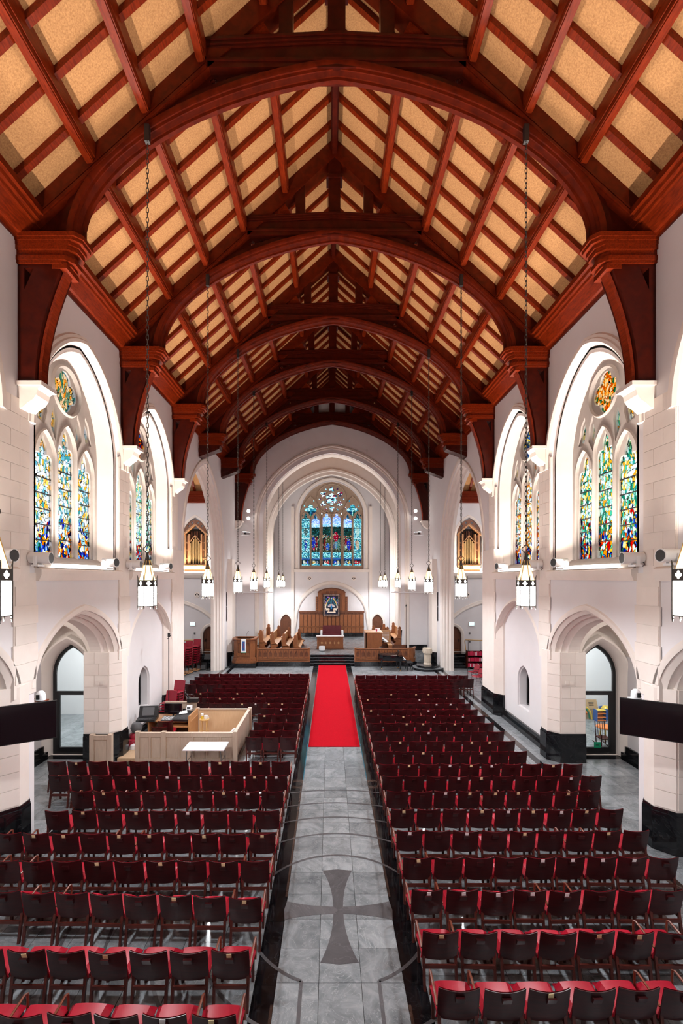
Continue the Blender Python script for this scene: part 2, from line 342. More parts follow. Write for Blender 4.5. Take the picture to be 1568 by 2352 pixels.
# ------------------------------------------------------------------ structure: nave shell
W = 6.85
TR = [5.2, 10.03, 14.85, 19.65, 23.6, 28.4, 32.55]       # truss positions down the nave
Y0 = -4.2; YE = 32.9
BAY = [(0.44, 5.25), (5.25, 10.06), (10.06, 14.87), (14.87, 19.66)]
def bc(i): return (BAY[i][0]+BAY[i][1])/2
def wc(i): return bc(i)-(0.6 if i < 2 else 0.0)     # window centres
WALLS = {}; SIDE = {-1: 'left', 1: 'right'}
def SD(s): return lambda u, v, w: (s*(W+w), u, v)
WIN_B, WIN_S, WK = 6.12, 9.25, 0.15
for s in (-1, 1):
    M = SD(s); top = 13.7
    b = MB()
    holes = []
    for i in range(4):
        c = bc(i)
        holes.append(opening(wc(i), 2.12, WIN_B-0.1, WIN_S, 2.82, k=WK))
        if i < 3: holes.append(opening(c, 2.1, -0.02, 3.3, 1.62, k=0.17))
        else: holes.append(opening(c, 2.05, -0.02, 3.2, 1.72, k=0.17))
    holes.append(opening(24.75, 3.85, -0.02, 7.0, 4.95))
    b.plate([(Y0, -.05), (YE, -.05), (YE, top), (Y0, top)], holes, 0, 0.3, M)
    w = b.build('wall_'+SIDE[s], m_plaster); tag(w, kind='structure'); WALLS[s] = w
    # wall behind the window openings (roughcast rim), spandrels, recess of the blind bay
    q = MB()
    for i in range(4):
        c = wc(i)
        q.plate([(c-2.3, 5.0), (c+2.3, 5.0), (c+2.3, 12.8), (c-2.3, 12.8)], [opening(c, 1.90, WIN_B-.05, WIN_S, 2.64, k=WK)], 0.10, 0.16, M)
        q.plate([(c-2.3, 5.0), (c+2.3, 5.0), (c+2.3, 12.8), (c-2.3, 12.8)], [opening(c, 1.62, WIN_B, WIN_S, 2.44, k=WK)], 0.47, 0.75, M)
    q.build('window_reveal', m_rough, w)
    q = MB(); c = bc(3)
    q.plate([(c-2.3, 0), (c+2.3, 0), (c+2.3, 5.2), (c-2.3, 5.2)], [opening(17.2, 0.52, 0.86, 1.85, 0.62)], 0.28, 0.34, M)
    q.plate([(c-2.3, 0), (c+2.3, 0), (c+2.3, 5.2), (c-2.3, 5.2)], [opening(17.2, 0.46, 0.90, 1.85, 0.56)], 0.34, 0.8, M)
    q.build('recess_panel', m_plaster, w)
    # stone trim: hoods, orders, string courses
    def trim(name, paths_profs, mt=m_stone, smooth=True):
        t = MB()
        for path, prof in paths_profs: t.sweep(path, prof, M)
        return t.build(name, mt, w, smooth)
    for i in range(4):
        c = wc(i)
        trim('window_hood', [(arch(c, 2.12, WIN_S, 2.82, 18, k=WK), [(0.0, 0.06), (0.0, -0.04), (0.06, -0.10), (0.14, -0.10), (0.17, -0.06), (0.24, -0.06), (0.28, 0.02)])])
        trim('window_splay', [([(c-1.60, WIN_B-.08)]+arch(c, 1.60, WIN_S, 2.43, 18, k=WK)+[(c+1.60, WIN_B-.08)],
             [(0.0, 0.52), (0.0, 0.46), (0.04, 0.42), (0.26, 0.16), (0.30, 0.10), (0.36, 0.10), (0.36, 0.52)])])
        c = bc(i)
        if i < 3:
            a1 = lambda d, r: arch(c, 2.1-d, 3.3, 1.62-r, 16, k=0.17)
            trim('arch_order', [(a1(0.0, 0), [(0.02, 0.0), (-0.02, -0.025), (0.05, -0.05), (0.12, -0.05), (0.15, 0.0), (0.13, 0.05)])])
            trim('arch_order', [(a1(0.02, 0.02), [(0.0, 0.0), (-0.10, 0.10), (-0.06, 0.14), (-0.16, 0.26), (-0.12, 0.30), (-0.24, 0.44), (0.1, 0.44), (0.1, 0.0)])])
            o2 = MB(); o2.plate([(c-2.4, 3.2), (c-1.86, 3.2)]+arch(c, 1.86, 3.3, 1.36, 16, k=0.17)+[(c+1.86, 3.2), (c+2.4, 3.2), (c+2.4, 5.3), (c-2.4, 5.3)], [], 0.44, 0.80, M)
            o2.build('arch_soffit', m_stone, w)
        else:
            trim('arch_order', [(arch(c, 2.05, 3.2, 1.72, 16, k=0.17), [(0.10, 0.0), (0.0, -0.03), (-0.03, 0.06), (0.0, 0.09), (-0.05, 0.2), (-0.02, 0.24), (-0.08, 0.3), (0.15, 0.3)])])
    trim('transept_arch', [([(24.75-3.85, 0.0)]+arch(24.75, 3.85, 7.0, 4.95, 22)+[(24.75+3.85, 0.0)],
         [(0.30, 0.0), (0.26, -0.05), (0.10, -0.05), (0.0, 0.02), (-0.03, 0.10), (-0.12, 0.14), (-0.12, 0.22), (-0.22, 0.30), (-0.22, 0.40), (-0.34, 0.48), (-0.34, 0.66), (0.30, 0.66)])])
    for (a, e) in ((Y0, TR[1]-0.35), (TR[1]+0.35, TR[2]-0.35), (TR[2]+0.35, TR[3]-0.3)):
        trim('string_course', [([(a, 5.72), (e, 5.72)], [(0.0, 0.02), (0.0, -0.10), (0.14, -0.16), (0.26, -0.16), (0.30, -0.10), (0.30, 0.3)])])
    # pilaster strips with quoins under each truss, and the octagonal piers between the arches
    for k, ty in enumerate(TR[:4]):
        p = MB(); p.box(*sorted((s*(W-0.03), s*(W+0.05))), ty-(0.84 if k < 2 else 0.40), ty+(0.14 if k < 2 else 0.40), 5.9, 9.6); p.box(*sorted((s*(W-0.03), s*(W+0.05))), ty-0.36, ty+0.36, 3.2, 5.9); p.build('pilaster', m_stone, w)
    for k, (ya, yb) in enumerate(((2.15, 3.0), (4.7, 5.6), (9.5, 10.4), (14.3, 15.3), (19.05, 21.0))):
        P = [(W-0.06, ya+0.30), (W+0.22, ya), (W+1.0, ya), (W+1.0, yb), (W+0.22, yb), (W-0.06, yb-0.30)]
        if k == 4: P = [(W-0.06, ya+0.30), (W+0.22, ya), (W+0.9, ya), (W+0.9, yb), (W+0.3, yb), (W-0.06, yb-0.2)]
        MP = lambda u, v, z, s=s: (s*u, v, z)
        q = MB(); q.plate(P, [], 0.88, 3.45 if k < 4 else 7.0, MP); q.build('pier', m_stone, w)
        P2 = [((u-W-0.4)*1.05+W+0.4-0.02, (v-(ya+yb)/2)*1.05+(ya+yb)/2) for u, v in P]
        q = MB(); q.plate(P2, [], 0.0, 0.82, MP); q.plate([((u+P[i][0])/2, (v+P[i][1])/2) for i, (u, v) in enumerate(P2)], [], 0.82, 0.90, MP)
        q.build('pier_base', m_granb, w)
    # corbels carrying the wall posts
    for k in (0, 1, 2, 3, 6):
        ty = TR[k]; z = 10.0
        pr = [(W+0.05, z), (6.36, z), (6.36, z-0.10), (6.42, z-0.16), (6.45, z-0.28), (6.52, z-0.38), (6.64, z-0.46), (6.74, z-0.55), (W+0.05, z-0.58)]
        if k == 6: pr = [(u, v-0.2) for u, v in pr]
        q = MB(); q.plate([(s*u, v) for u, v in pr], [], -0.22, 0.22, XZ(ty)); q.box(*sorted((s*6.30, s*W)), ty-0.28, ty+0.28, z-0.09-(0.2 if k == 6 else 0), z-(0.2 if k == 6 else 0))
        q.build('corbel', m_stone, w)
# ashlar blocks (each its own piece)
def block(parent, verts_box, mt=m_stone, cache={}):
    x0, x1, y0, y1, z0, z1 = verts_box
    key = tuple(round(v, 3) for v in (x1-x0, y1-y0, z1-z0))
    if key not in cache:
        hx, hy, hz = [v/2 for v in key]; cache[key] = MB().box(-hx, hx, -hy, hy, -hz, hz).mesh('stone_block', mt)
    o = link('stone_block', cache[key], parent); o.location = ((x0+x1)/2, (y0+y1)/2, (z0+z1)/2); return o
for s in (-1, 1):
    for k in (1, 2, 3):
        ty = TR[k]; g = 0.006; lo_, hi_ = ((-0.82, 0.12), (-0.38, 0.36), (-0.36, 0.36))[k-1]
        z = 6.04; row = 0
        while z < 9.3:
            cuts = [lo_, lo_+(hi_-lo_)*(0.36 if row % 2 else 0.66), hi_]
            for a, e in zip(cuts, cuts[1:]):
                xa, xb = sorted((s*(W-0.042), s*(W-0.02)))
                block(WALLS[s], (xa, xb, ty+a+g, ty+e-g, z+g, z+0.36-g))
            z += 0.36; row += 1
        z = 3.5; row = 0
        while z < 5.6:      # alternating quoins under the string course
            d = 0.40 if row % 2 else 0.34
            xa, xb = sorted((s*(W-0.05), s*(W-0.02))); block(WALLS[s], (xa, xb, ty-d, ty+d, z+g, z+0.42-g)); z += 0.42; row += 1
    for (ya, n) in ((9.5, 3), (14.3, 3)):      # camera-facing faces of the piers below the arches
        z = 0.93; row = 0
        while z < 3.2:
            cuts = [W+0.24, W+(0.52 if row % 2 else 0.66), W+0.98]
            for a, e in zip(cuts, cuts[1:]):
                xa, xb = sorted((s*(a+g), s*(e-g))); block(WALLS[s], (xa, xb, ya-0.012, ya+0.02, z+g, z+0.36-g))
            z += 0.36; row += 1
for s in (-1, 1):      # canted corners of the piers
    for ya in (9.5, 14.3):
        z = 0.93; row = 0
        while z < 3.2:
            ch = MB().box(-0.19, 0.19, -0.016, 0.016, -0.174, 0.174).mesh('stone_block', m_stone) if row == 0 and s < 0 and ya < 10 else ch
            o = link('stone_block', ch, WALLS[s]); o.location = (s*(W+0.08), ya+0.15, z+0.18); o.rotation_euler = (0, 0, -s*math.atan2(0.30, 0.28)); z += 0.36; row += 1
# skirting of black granite
for s in (-1, 1):
    b = MB()
    xa, xb = sorted((s*(W+0.20), s*(W+0.30))); b.box(xa, xb, 15.3, 19.05, 0, 0.34)
    xa, xb = sorted((s*(W+0.12), s*(W+0.30))); b.box(xa, xb, 15.3, 19.05, 0, 0.16)
    xa, xb = sorted((s*9.34, s*9.40)); b.box(xa, xb, Y0, 14.9, 0, 0.36)
    xa, xb = sorted((s*9.26, s*9.40)); b.box(xa, xb, Y0, 14.9, 0, 0.16)
    tag(b.build('baseboard_'+SIDE[s], m_granb), kind='structure')

# ------------------------------------------------------------------ windows of the nave
def leaded(n, pale, deep, lo, hi, sc): return glass_lead(n, [lin(*c) for c in pale], [lin(*c) for c in deep], lo, hi, sc)
PALE_B = [(250,252,255), (240,248,255), (235,245,250), (250,250,240), (190,225,235), (255,240,190), (225,240,245), (245,205,110), (150,205,215), (250,250,250), (120,190,190), (255,225,150)]
DEEP_B = [(40,60,190), (90,120,220), (0,140,120), (230,130,20), (200,30,40), (245,190,40), (60,40,120), (30,90,170), (235,150,40), (150,190,240)]
PALE_G = [(245,255,250), (235,250,250), (200,240,225), (240,250,245), (130,215,190), (250,240,190), (220,245,240), (250,200,90), (100,190,180), (245,250,250), (70,170,150), (240,215,120)]
DEEP_R = [(220,40,30), (240,120,30), (30,70,170), (60,110,200), (245,180,40), (190,20,50), (40,150,130), (120,170,230), (250,210,90), (40,50,120)]
PALE_Y = [(255,252,240), (250,250,250), (255,240,190), (250,250,240), (250,200,90), (225,240,240), (245,170,60), (190,225,225), (255,225,140), (235,235,250), (230,130,60), (160,205,215)]
GLASSES = {(-1, 2): leaded('blue_gold_glass', PALE_B, DEEP_B, 5.9, 7.9, (1, 8.5, 4.6)), (-1, 3): leaded('green_red_glass', PALE_B[:5]+PALE_G[2:6], DEEP_R, 5.8, 8.0, (1, 8.5, 5.0)),
           (1, 2): leaded('green_gold_glass', PALE_G, DEEP_R, 5.9, 8.0, (1, 8.5, 4.4)), (1, 3): leaded('yellow_glass', PALE_Y, DEEP_B, 5.6, 7.6, (1, 8.5, 4.8))}
QGLASS = {(-1, 2): GLASSES[(-1, 2)], (-1, 3): leaded('ruby_rose_glass', DEEP_R, DEEP_R, 5, 6, (1, 8, 6)), (1, 2): leaded('gold_rose_glass', PALE_Y[:5]+[(245,190,40), (240,160,20), (60,170,150)], PALE_Y, 5, 6, (1, 8, 6)),
          (1, 3): leaded('blue_rose_glass', [(90,140,190), (150,190,220), (220,235,240), (60,100,160), (240,220,120)], PALE_B, 5, 6, (1, 8, 6))}
def lancet(c, h, zb, zs, r): return [(c-h, zb)]+arch(c, h, zs, r, 8)+[(c+h, zb)]
def cusped(c, h, zb, zs, r):      # light with a cusped (trefoil) head
    q = 0.62*h
    L = [(c-h, zb), (c-h, zs), (c-h*0.92, zs+h*0.35), (c-h*0.72, zs+h*0.55), (c-h*0.36, zs+h*0.52)]
    f = [(c-h*0.40, zs+h*0.85), (c-h*0.30, zs+h*1.25), (c-h*0.12, zs+h*1.6), (c, zs+h*1.85)]
    H = L+f
    return H+[(2*c-p[0], p[1]) for p in reversed(H[:-1])]
wi = 0
for s in (-1, 1):
    for i in (2, 3, 1):
        M = SD(s); c = wc(i); wi += 1
        g = GLASSES.get((s, i), GLASSES[(s, 2)]); gq = QGLASS.get((s, i), g)
        lights = [(c-0.95, 0.37, 8.72), (c, 0.37, 9.12), (c+0.95, 0.37, 8.72)]
        hol = [cusped(u, h, 6.34, z, 0) for u, h, z in lights]
        qc = (c, 10.86)
        hol.append(foil(qc[0], qc[1], 0.285, 0.262, 4, 0, 48))
        for d in (-1, 1):
            hol.append([(c+d*0.52, 9.55), (c+d*0.62, 9.75), (c+d*0.60, 10.05), (c+d*0.52, 10.25), (c+d*0.44, 9.95)][::d])
            hol.append([(c+d*1.02, 9.72), (c+d*1.16, 9.80), (c+d*1.10, 10.15), (c+d*0.98, 10.30), (c+d*0.94, 10.0)][::d])
            hol.append([(c+d*0.70, 10.75), (c+d*0.86, 10.62), (c+d*0.76, 11.0), (c+d*0.66, 11.1)][::d])
        outer = [(c-1.61, 6.12)]+arch(c, 1.61, WIN_S, 2.43, 20, k=WK)+[(c+1.61, 6.12)]
        b = MB(); b.plate(outer, hol, 0.515, 0.60, M)
        fh = [lancet(u, 0.42, 6.28, z+0.05, 0.72) for u, h, z in lights]+[circ(qc[0], qc[1], 0.60, 32)]
        for d in (-1, 1): fh.append([(c+d*0.50, 9.35), (c+d*0.74, 9.72), (c+d*0.70, 10.12), (c+d*0.52, 10.40), (c+d*0.42, 9.95)][::d])
        for d in (-1, 1): fh.append([(c+d*0.98, 9.66), (c+d*1.27, 9.72), (c+d*1.12, 10.28), (c+d*0.92, 10.48), (c+d*0.86, 10.0)][::d])
        b.plate(outer, fh, 0.465, 0.515, M)
        for u, h, z in lights: b.sweep([(u-0.42, 6.3)]+arch(u, 0.42, z+0.05, 0.72, 8)+[(u+0.42, 6.3)], [(0.0, 0.47), (0.035, 0.425), (0.07, 0.47)], M)
        b.sweep(circ(qc[0], qc[1], 0.60, 32), [(0.0, 0.47), (-0.04, 0.41), (-0.09, 0.47)], M, closed=True)
        b.sweep([(c-1.86, 6.0), (c+1.86, 6.0)], [(0.0, 0.02), (0.05, 0.06), (0.33, 0.46), (0.0, 0.5)], M)
        win = tag(b.build('window_%d' % wi, m_trace, None, True), kind='structure')
        for (u, h, z), hp in zip(lights, hol):
            zs = [6.34+j*(z-6.34)/6 for j in range(6)]
            for j, za in enumerate(zs):
                zb2 = zs[j+1] if j < 5 else None
                pane = [(u-h, za), (u+h, za), (u+h, zb2), (u-h, zb2)] if zb2 else [(u-h, za)]+[p for p in hp[1:-1]]+[(u+h, za)]
                MB().plate(pane, [], 0.56, 0.572, M).build('pane', g, win)
                if j: MB().plate([(u-h, za-0.014), (u+h, za-0.014), (u+h, za+0.014), (u-h, za+0.014)], [], 0.545, 0.585, M).build('saddle_bar', m_black, win)
        MB().plate(foil(qc[0], qc[1], 0.285, 0.262, 4, 0, 48), [], 0.56, 0.572, M).build('pane', gq, win)
        for hp in hol[4:]: MB().plate(hp, [], 0.56, 0.572, M).build('pane', g, win)
# lancet windows of the blind bays
for s in (-1, 1):
    M = SD(s); wi += 1
    b = MB(); b.plate(opening(17.2, 0.47, 0.88, 1.85, 0.57), [opening(17.2, 0.39, 0.98, 1.85, 0.47)], 0.60, 0.68, M)
    win = tag(b.build('window_%d' % wi, m_black), kind='structure')
    MB().plate(opening(17.2, 0.39, 0.98, 1.85, 0.47), [], 0.635, 0.645, M).build('pane', clear_glass('smoked_glass_%d' % wi, (0.50, 0.58, 0.58)), win)
    b = MB(); b.plate(opening(17.2, 0.46, 0.86, 1.85, 0.56), [], 0.78, 0.80, M)

# ------------------------------------------------------------------ side aisles, rooms behind the glass doors
for s in (-1, 1):
    sx = lambda a, b: sorted((s*a, s*b))
    b = MB()
    xa, xb = sx(9.40, 9.60); b.box(xa, xb, Y0, 14.9, 0, 5.6)
    xa, xb = sx(W+0.30, 11.6); b.box(xa, xb, Y0-0.2, Y0, 0, 5.6)
    xa, xb = sx(W+0.28, 9.60); b.box(xa, xb, Y0, 14.9, 5.45, 5.7)
    tag(b.build('wall_aisle_'+SIDE[s], m_plaster), kind='structure')
    # cross wall with the glazed door
    c = 8.57; MX = lambda u, v, w: (s*u, 14.9+w, v)
    b = MB(); b.plate([(W+0.25, 0), (9.6, 0), (9.6, 5.6), (W+0.25, 5.6)], [opening(c, 0.66, 0.005, 2.6, 1.02)], 0, 0.3, MX)
    b.sweep([(c-0.66, 0)]+arch(c, 0.66, 2.6, 1.02, 14)+[(c+0.66, 0)], [(0.0, 0.02), (0.02, -0.10), (0.20, -0.26), (0.26, -0.26), (0.30, 0.0)], MX)
    b.sweep([(c-0.86, 2.5)]+arch(c, 0.84, 3.1, 1.2, 14)+[(c+0.86, 2.5)], [(0.0, 0.0), (0.0, -0.5), (0.24, -0.5), (0.30, 0.0)], MX)
    cw = tag(b.build('wall_cross_'+SIDE[s], m_stone, None, True), kind='structure')
    dm = MB(); fr = [opening(c, 0.57, 2.06, 2.6, 0.90)]+[[(c-0.50, 0.22), (c+0.45, 0.22), (c+0.45, 1.94), (c-0.50, 1.94)]]
    dm.plate(opening(c, 0.66, 0.0, 2.6, 1.02), fr, 0.10, 0.18, MX)
    d = tag(dm.build('door_%d' % (1 if s < 0 else 2), m_black), kind='structure')
    MB().plate(fr[0], [], 0.135, 0.145, MX).build('pane', m_glass, d); MB().plate(fr[1], [], 0.135, 0.145, MX).build('pane', m_glass, d)
    t = MB(); t.tube([MX(c-0.47*1, 0.9, 0.06), MX(c-0.47, 1.4, 0.06)], 0.014, 6); t.build('handle', m_black, d)
    # room behind
    b = MB()
    xa, xb = sx(W+0.8, 11.6)
    b.plate([(W+0.8, 0), (13.6, 0), (13.6, 5.0), (W+0.8, 5.0)], [opening(10.5, 0.85, 0.75, 1.65, 0.75, k=0.15)], 4.75, 5.15, MX)
    xa, xb = sx(13.5, 13.7); b.box(xa, xb, 15.0, 20.1, 0, 5.0)
    xa, xb = sx(W+0.8, 13.7); b.box(xa, xb, 15.0, 20.1, 4.9, 5.1)
    xa, xb = sx(9.6, 13.7); b.box(xa, xb, 14.95, 15.2, 0, 5.0)
    rm = tag(b.build('wall_room_'+SIDE[s], m_room), kind='structure')
    b = MB(); xa, xb = sx(W+0.8, 13.5); b.box(xa, xb, 19.58, 19.66, 0, 0.45 if s < 0 else 0.12); tag(b.build('baseboard_room_'+SIDE[s], m_granb), kind='structure')
    c2 = 10.5
    b = MB(); b.plate(opening(c2, 0.85, 0.75, 1.65, 0.75, k=0.15), [opening(c2, 0.75, 0.85, 1.65, 0.65, k=0.15)], 4.95, 5.05, MX); wi += 1
    wn = tag(b.build('window_%d' % wi, m_black), kind='structure')
    MB().plate(opening(c2, 0.75, 0.85, 1.65, 0.65, k=0.15), [], 4.99, 5.0, MX).build('pane', clear_glass('tinted_glass_%d' % wi, (0.55, 0.62, 0.62)), wn)
    l = MB(); l.box(*sorted((s*8.6, s*9.6)), 17.0, 17.2, 4.82, 4.9)
    lt = thing('unseen_ceiling_lamp', 'added unseen ceiling lamp lighting the room behind the %s glazed door' % SIDE[s], 'lamp', (0, 0, 0)); l.build('diffuser', m_led, lt)  # unseen lamp added to brighten the room behind the door
    area('room_fill_light', (s*9.6, 17.1, 4.8), 1.0, 0.4, 210, (0.92, 0.97, 1.0), (0, 0, 0))
    l = MB(); l.box(*sorted((s*8.3, s*8.9)), 12.1, 12.3, 5.40, 5.46)
    lt = thing('unseen_ceiling_lamp', 'flat ceiling lamp of the passage before the %s glazed door' % SIDE[s], 'lamp', (0, 0, 0)); l.build('diffuser', m_led, lt)
    area('passage_light', (s*8.6, 12.2, 5.38), 0.6, 0.3, 45, (1.0, 0.95, 0.88), (0, 0, 0))

# ------------------------------------------------------------------ transepts
TE = 31.0
for s in (-1, 1):
    MT = lambda u, v, w: (s*u, TE+w, v)
    b = MB()
    b.plate([(W+0.6, 0), (15.2, 0), (15.2, 11.3), (W+0.6, 11.3)], [opening(8.30, 0.46, 0.75, 1.85, 0.62), opening(9.28, 0.86, 6.45, 8.5, 1.35)], 0, 0.25, MT)
    b.plate([(W+0.6, 6.0), (15.2, 6.0), (15.2, 11.3), (W+0.6, 11.3)], [], 0.75, 0.85, MT)
    b.plate([(W+0.6, 0), (15.2, 0), (15.2, 5.9), (W+0.6, 5.9)], [], 0.35, 0.45, MT)
    xa, xb = sorted((s*15.0, s*15.2)); b.box(xa, xb, 19.5, 31.5, 0, 12)
    xa, xb = sorted((s*(W+0.6), s*15.2)); b.box(xa, xb, 19.4, 19.6, 0, 12)
    tw = tag(b.build('wall_transept_'+SIDE[s], m_plaster), kind='structure')
    t = MB()
    t.sweep([(8.30-0.46, 0.75)]+arch(8.30, 0.46, 1.85, 0.62, 10)+[(8.30+0.46, 0.75)], [(0.0, 0.1), (0.0, -0.02), (0.05, -0.06), (0.16, -0.06), (0.20, 0.0)], MT)
    t.sweep([(9.28-0.86, 6.45)]+arch(9.28, 0.86, 8.5, 1.35, 12)+[(9.28+0.86, 6.45)], [(0.0, 0.1), (0.0, -0.03), (0.14, -0.06), (0.18, 0.0)], MT)
    t.sweep(arch(11.1, 3.45, 1.7, 2.45, 18, k=0.1), [(0.0, 0.02), (0.0, -0.06), (0.06, -0.08), (0.10, -0.05), (0.22, -0.05), (0.26, 0.02)], MT)
    t.sweep([(W+0.6, 5.75), (15.0, 5.75)] if s > 0 else [(W+0.6, 5.75), (15.0, 5.75)], [(0.0, 0.0), (0.0, -0.1), (0.2, -0.26), (0.34, -0.26), (0.40, 0.0)], MT)
    t.build('stone_trim', m_stone, tw, True)
    q = MB(); q.plate(circ(9.15, 4.62, 0.19, 24), [circ(9.15+0.085*a, 4.62+0.085*e, 0.045, 10) for a, e in ((0, 1), (0, -1), (1, 0), (-1, 0))], -0.03, 0.0, MT); q.build('vent_rosette', m_stone, tw)
    q = MB(); q.plate(circ(9.15, 4.62, 0.16, 16), [], -0.004, 0.003, MT); q.build('vent_back', m_dark, tw)
    # timber cornice and roof slope
    q = MB()
    for z, d in ((10.85, 0.10), (11.02, 0.16), (11.12, 0.24), (11.26, 0.34), (11.38, 0.42)):
        q.box(*sorted((s*(W+0.6), s*15.0)), TE-d, TE+0.02, z, z+0.18)
    tag(q.build('trim_%d' % (1 if s < 0 else 2), m_roofw), kind='structure')
    ce = MB(); ce.hexa([(s*(W+0.62), TE+0.3, 11.35), (s*15.1, TE+0.3, 11.35), (s*15.1, 25, 17.0), (s*(W+0.62), 25, 17.0), (s*(W+0.62), TE+0.3, 11.45), (s*15.1, TE+0.3, 11.45), (s*15.1, 25, 17.1), (s*(W+0.62), 25, 17.1)])
    ce.hexa([(s*(W+0.62), 19.3, 11.35), (s*15.1, 19.3, 11.35), (s*15.1, 25, 17.0), (s*(W+0.62), 25, 17.0), (s*(W+0.62), 19.3, 11.45), (s*15.1, 19.3, 11.45), (s*15.1, 25, 17.1), (s*(W+0.62), 25, 17.1)])
    tc = tag(ce.build('ceiling_transept_'+SIDE[s], m_panel), kind='structure')
    for x in (7.9, 8.55, 9.2, 9.85, 10.5, 11.15):
        r = MB(); r.hexa([(s*x, TE+0.2, 11.30), (s*(x+0.14), TE+0.2, 11.30), (s*(x+0.14), 25.2, 16.65), (s*x, 25.2, 16.65), (s*x, TE+0.2, 11.5), (s*(x+0.14), TE+0.2, 11.5), (s*(x+0.14), 25.2, 16.9), (s*x, 25.2, 16.9)])
        r.build('rafter', m_roofw, tc)
    # nave wall above the transept, outer face closing piece
    # door
    d = MB(); d.plate(opening(8.30, 0.46, 0.75, 1.85, 0.62), [], 0.16, 0.22, MT); do = tag(d.build('door_%d' % (3 if s < 0 else 4), m_oakd), kind='structure')
    for k in range(4):
        u = 8.30-0.36+k*0.24; zt = 1.85+0.5*(1-abs(u-8.3)/0.5)
        MB().plate([(u-0.095, 1.55), (u+0.095, 1.55), (u+0.095, zt), (u-0.095, zt)], [], 0.135, 0.165, MT).build('plank', m_oakd, do)
        MB().plate([(u-0.095, 0.95), (u+0.095, 0.95), (u+0.095, 1.44), (u-0.095, 1.44)], [], 0.135, 0.165, MT).build('plank', m_oakd, do)
    MB().plate([(8.3-0.36, 0.80), (8.3+0.36, 0.80), (8.3+0.36, 0.90), (8.3-0.36, 0.90)], [], 0.12, 0.165, MT).build('kick_rail', m_oak, do)
    h = MB(); h.box(*sorted((s*8.60, s*8.64)), TE+0.08, TE+0.14, 1.42, 1.62); h.build('handle', m_black, do)
    # landing and steps of black granite
    st = MB()
    st.box(*sorted((s*7.45, s*15.0)), 30.2, TE, 0, 0.74)
    tag(st.build('floor_landing_'+SIDE[s], m_granb), kind='structure')
    sp = thing('stair', 'black granite steps with pale nosings below the %s transept door' % SIDE[s], 'stair', (0, 0, 0))
    for k in range(4):
        q = MB(); zt = 0.74-0.15*(k+1)
        q.plate([(s*7.6, 30.2), (s*8.75, 30.2), (s*(8.75-0.06*k), 30.2-0.27*(k+1)), (s*(7.58), 30.2-0.27*(k+1))], [], zt-0.14, zt, XY()); q.build('tread', m_granb, sp)
        n = MB(); ya = 30.2-0.27*(k+1); n.box(*sorted((s*7.6, s*(8.68-0.06*k))), ya+0.01, ya+0.05, zt, zt+0.004); n.build('nosing', m_slate, sp)
    ck = MB(); ck.plate([(30.2, 0), (30.2, 0.82), (29.95, 0.80), (29.1, 0.3), (28.95, 0.0)], [], 0, 0.14, lambda u, v, w: (s*(8.75+w), u, v)); ck.build('cheek', m_granb, sp)
    hr = thing('handrail', 'brass handrail on dark posts by the steps of the %s transept' % SIDE[s], 'handrail')
    MB().tube([(s*8.55, 29.25, 1.0), (s*8.6, 29.4, 1.05), (s*8.72, 30.1, 1.62), (s*8.8, 30.25, 1.66), (s*10.2, 30.3, 1.62)], 0.026, 8).build('rail', m_brass, hr, True)
    for x, y, z0, z1 in ((8.66, 29.5, 0.15, 1.12), (9.0, 30.27, 0.74, 1.66), (9.8, 30.28, 0.74, 1.64)): MB().cyl((s*x, y, z0), (s*x, y, z1), 0.018, 6).build('post', m_black, hr)
    sg = thing('exit_sign', 'pale lit exit sign on the %s transept wall beside the door' % SIDE[s], 'sign', (0, 0, 0))
    MB().box(*sorted((s*9.25, s*9.63)), TE-0.06, TE, 2.52, 2.78).build('housing', m_plastic, sg); MB().box(*sorted((s*9.27, s*9.61)), TE-0.065, TE-0.06, 2.54, 2.76).build('face', m_sign, sg)
    for z in (1.95, 1.38):
        q = thing('wall_switch', 'dark square plate on the %s transept wall, %s one' % (SIDE[s], 'upper' if z > 1.5 else 'lower'), 'switch'); MB().box(*sorted((s*9.26, s*9.37)), TE-0.02, TE, z, z+0.11).build('plate', m_grey, q)
    # uplight along the organ ledge
    lo = thing('led_strip', 'glowing light strip on the ledge under the organ case, %s transept' % SIDE[s], 'light strip')
    MB().box(*sorted((s*8.2, s*11.0)), TE-0.22, TE-0.16, 6.15, 6.19).build('diffuser', m_led, lo)
    area('transept_uplight', (s*9.6, TE-0.3, 6.25), 2.8, 0.12, LED_W*0.55, LED_C, (PI, 0, 0), 2.6)
    area('transept_fill', (s*11.5, 25.0, 10.8), 2.5, 2.5, 260, (0.95, 0.97, 1.0), (0, 0, 0))

# ------------------------------------------------------------------ chancel
CH = 40.2
MC = XZ(YE)
b = MB(); b.plate([(-W-0.8, 0), (W+0.8, 0), (W+0.8, 13.6), (0.0, 20.2), (-W-0.8, 13.6)], [opening(0, 4.95, 0.005, 9.9, 4.85, 24, k=0.12)], 0, 0.6, MC)
ca = tag(b.build('wall_chancel_arch', m_plaster), kind='structure')
t = MB(); t.sweep([(-4.95, 0)]+arch(0, 4.95, 9.9, 4.85, 30, k=0.12)+[(4.95, 0)],
        [(0.62, 0.0), (0.58, -0.08), (0.46, -0.10), (0.40, -0.02), (0.32, -0.04), (0.24, 0.02), (0.16, 0.0), (0.06, 0.10), (-0.04, 0.14), (-0.12, 0.3), (-0.12, 0.7), (0.62, 0.7)], MC)
t.build('arch_moulding', m_stone, ca, True)
b = MB()
b.box(-6.0, -5.6, YE+0.5, CH+0.6, 0, 16); b.box(5.6, 6.0, YE+0.5, CH+0.6, 0, 16)
tag(b.build('wall_chancel_sides', m_plaster), kind='structure')
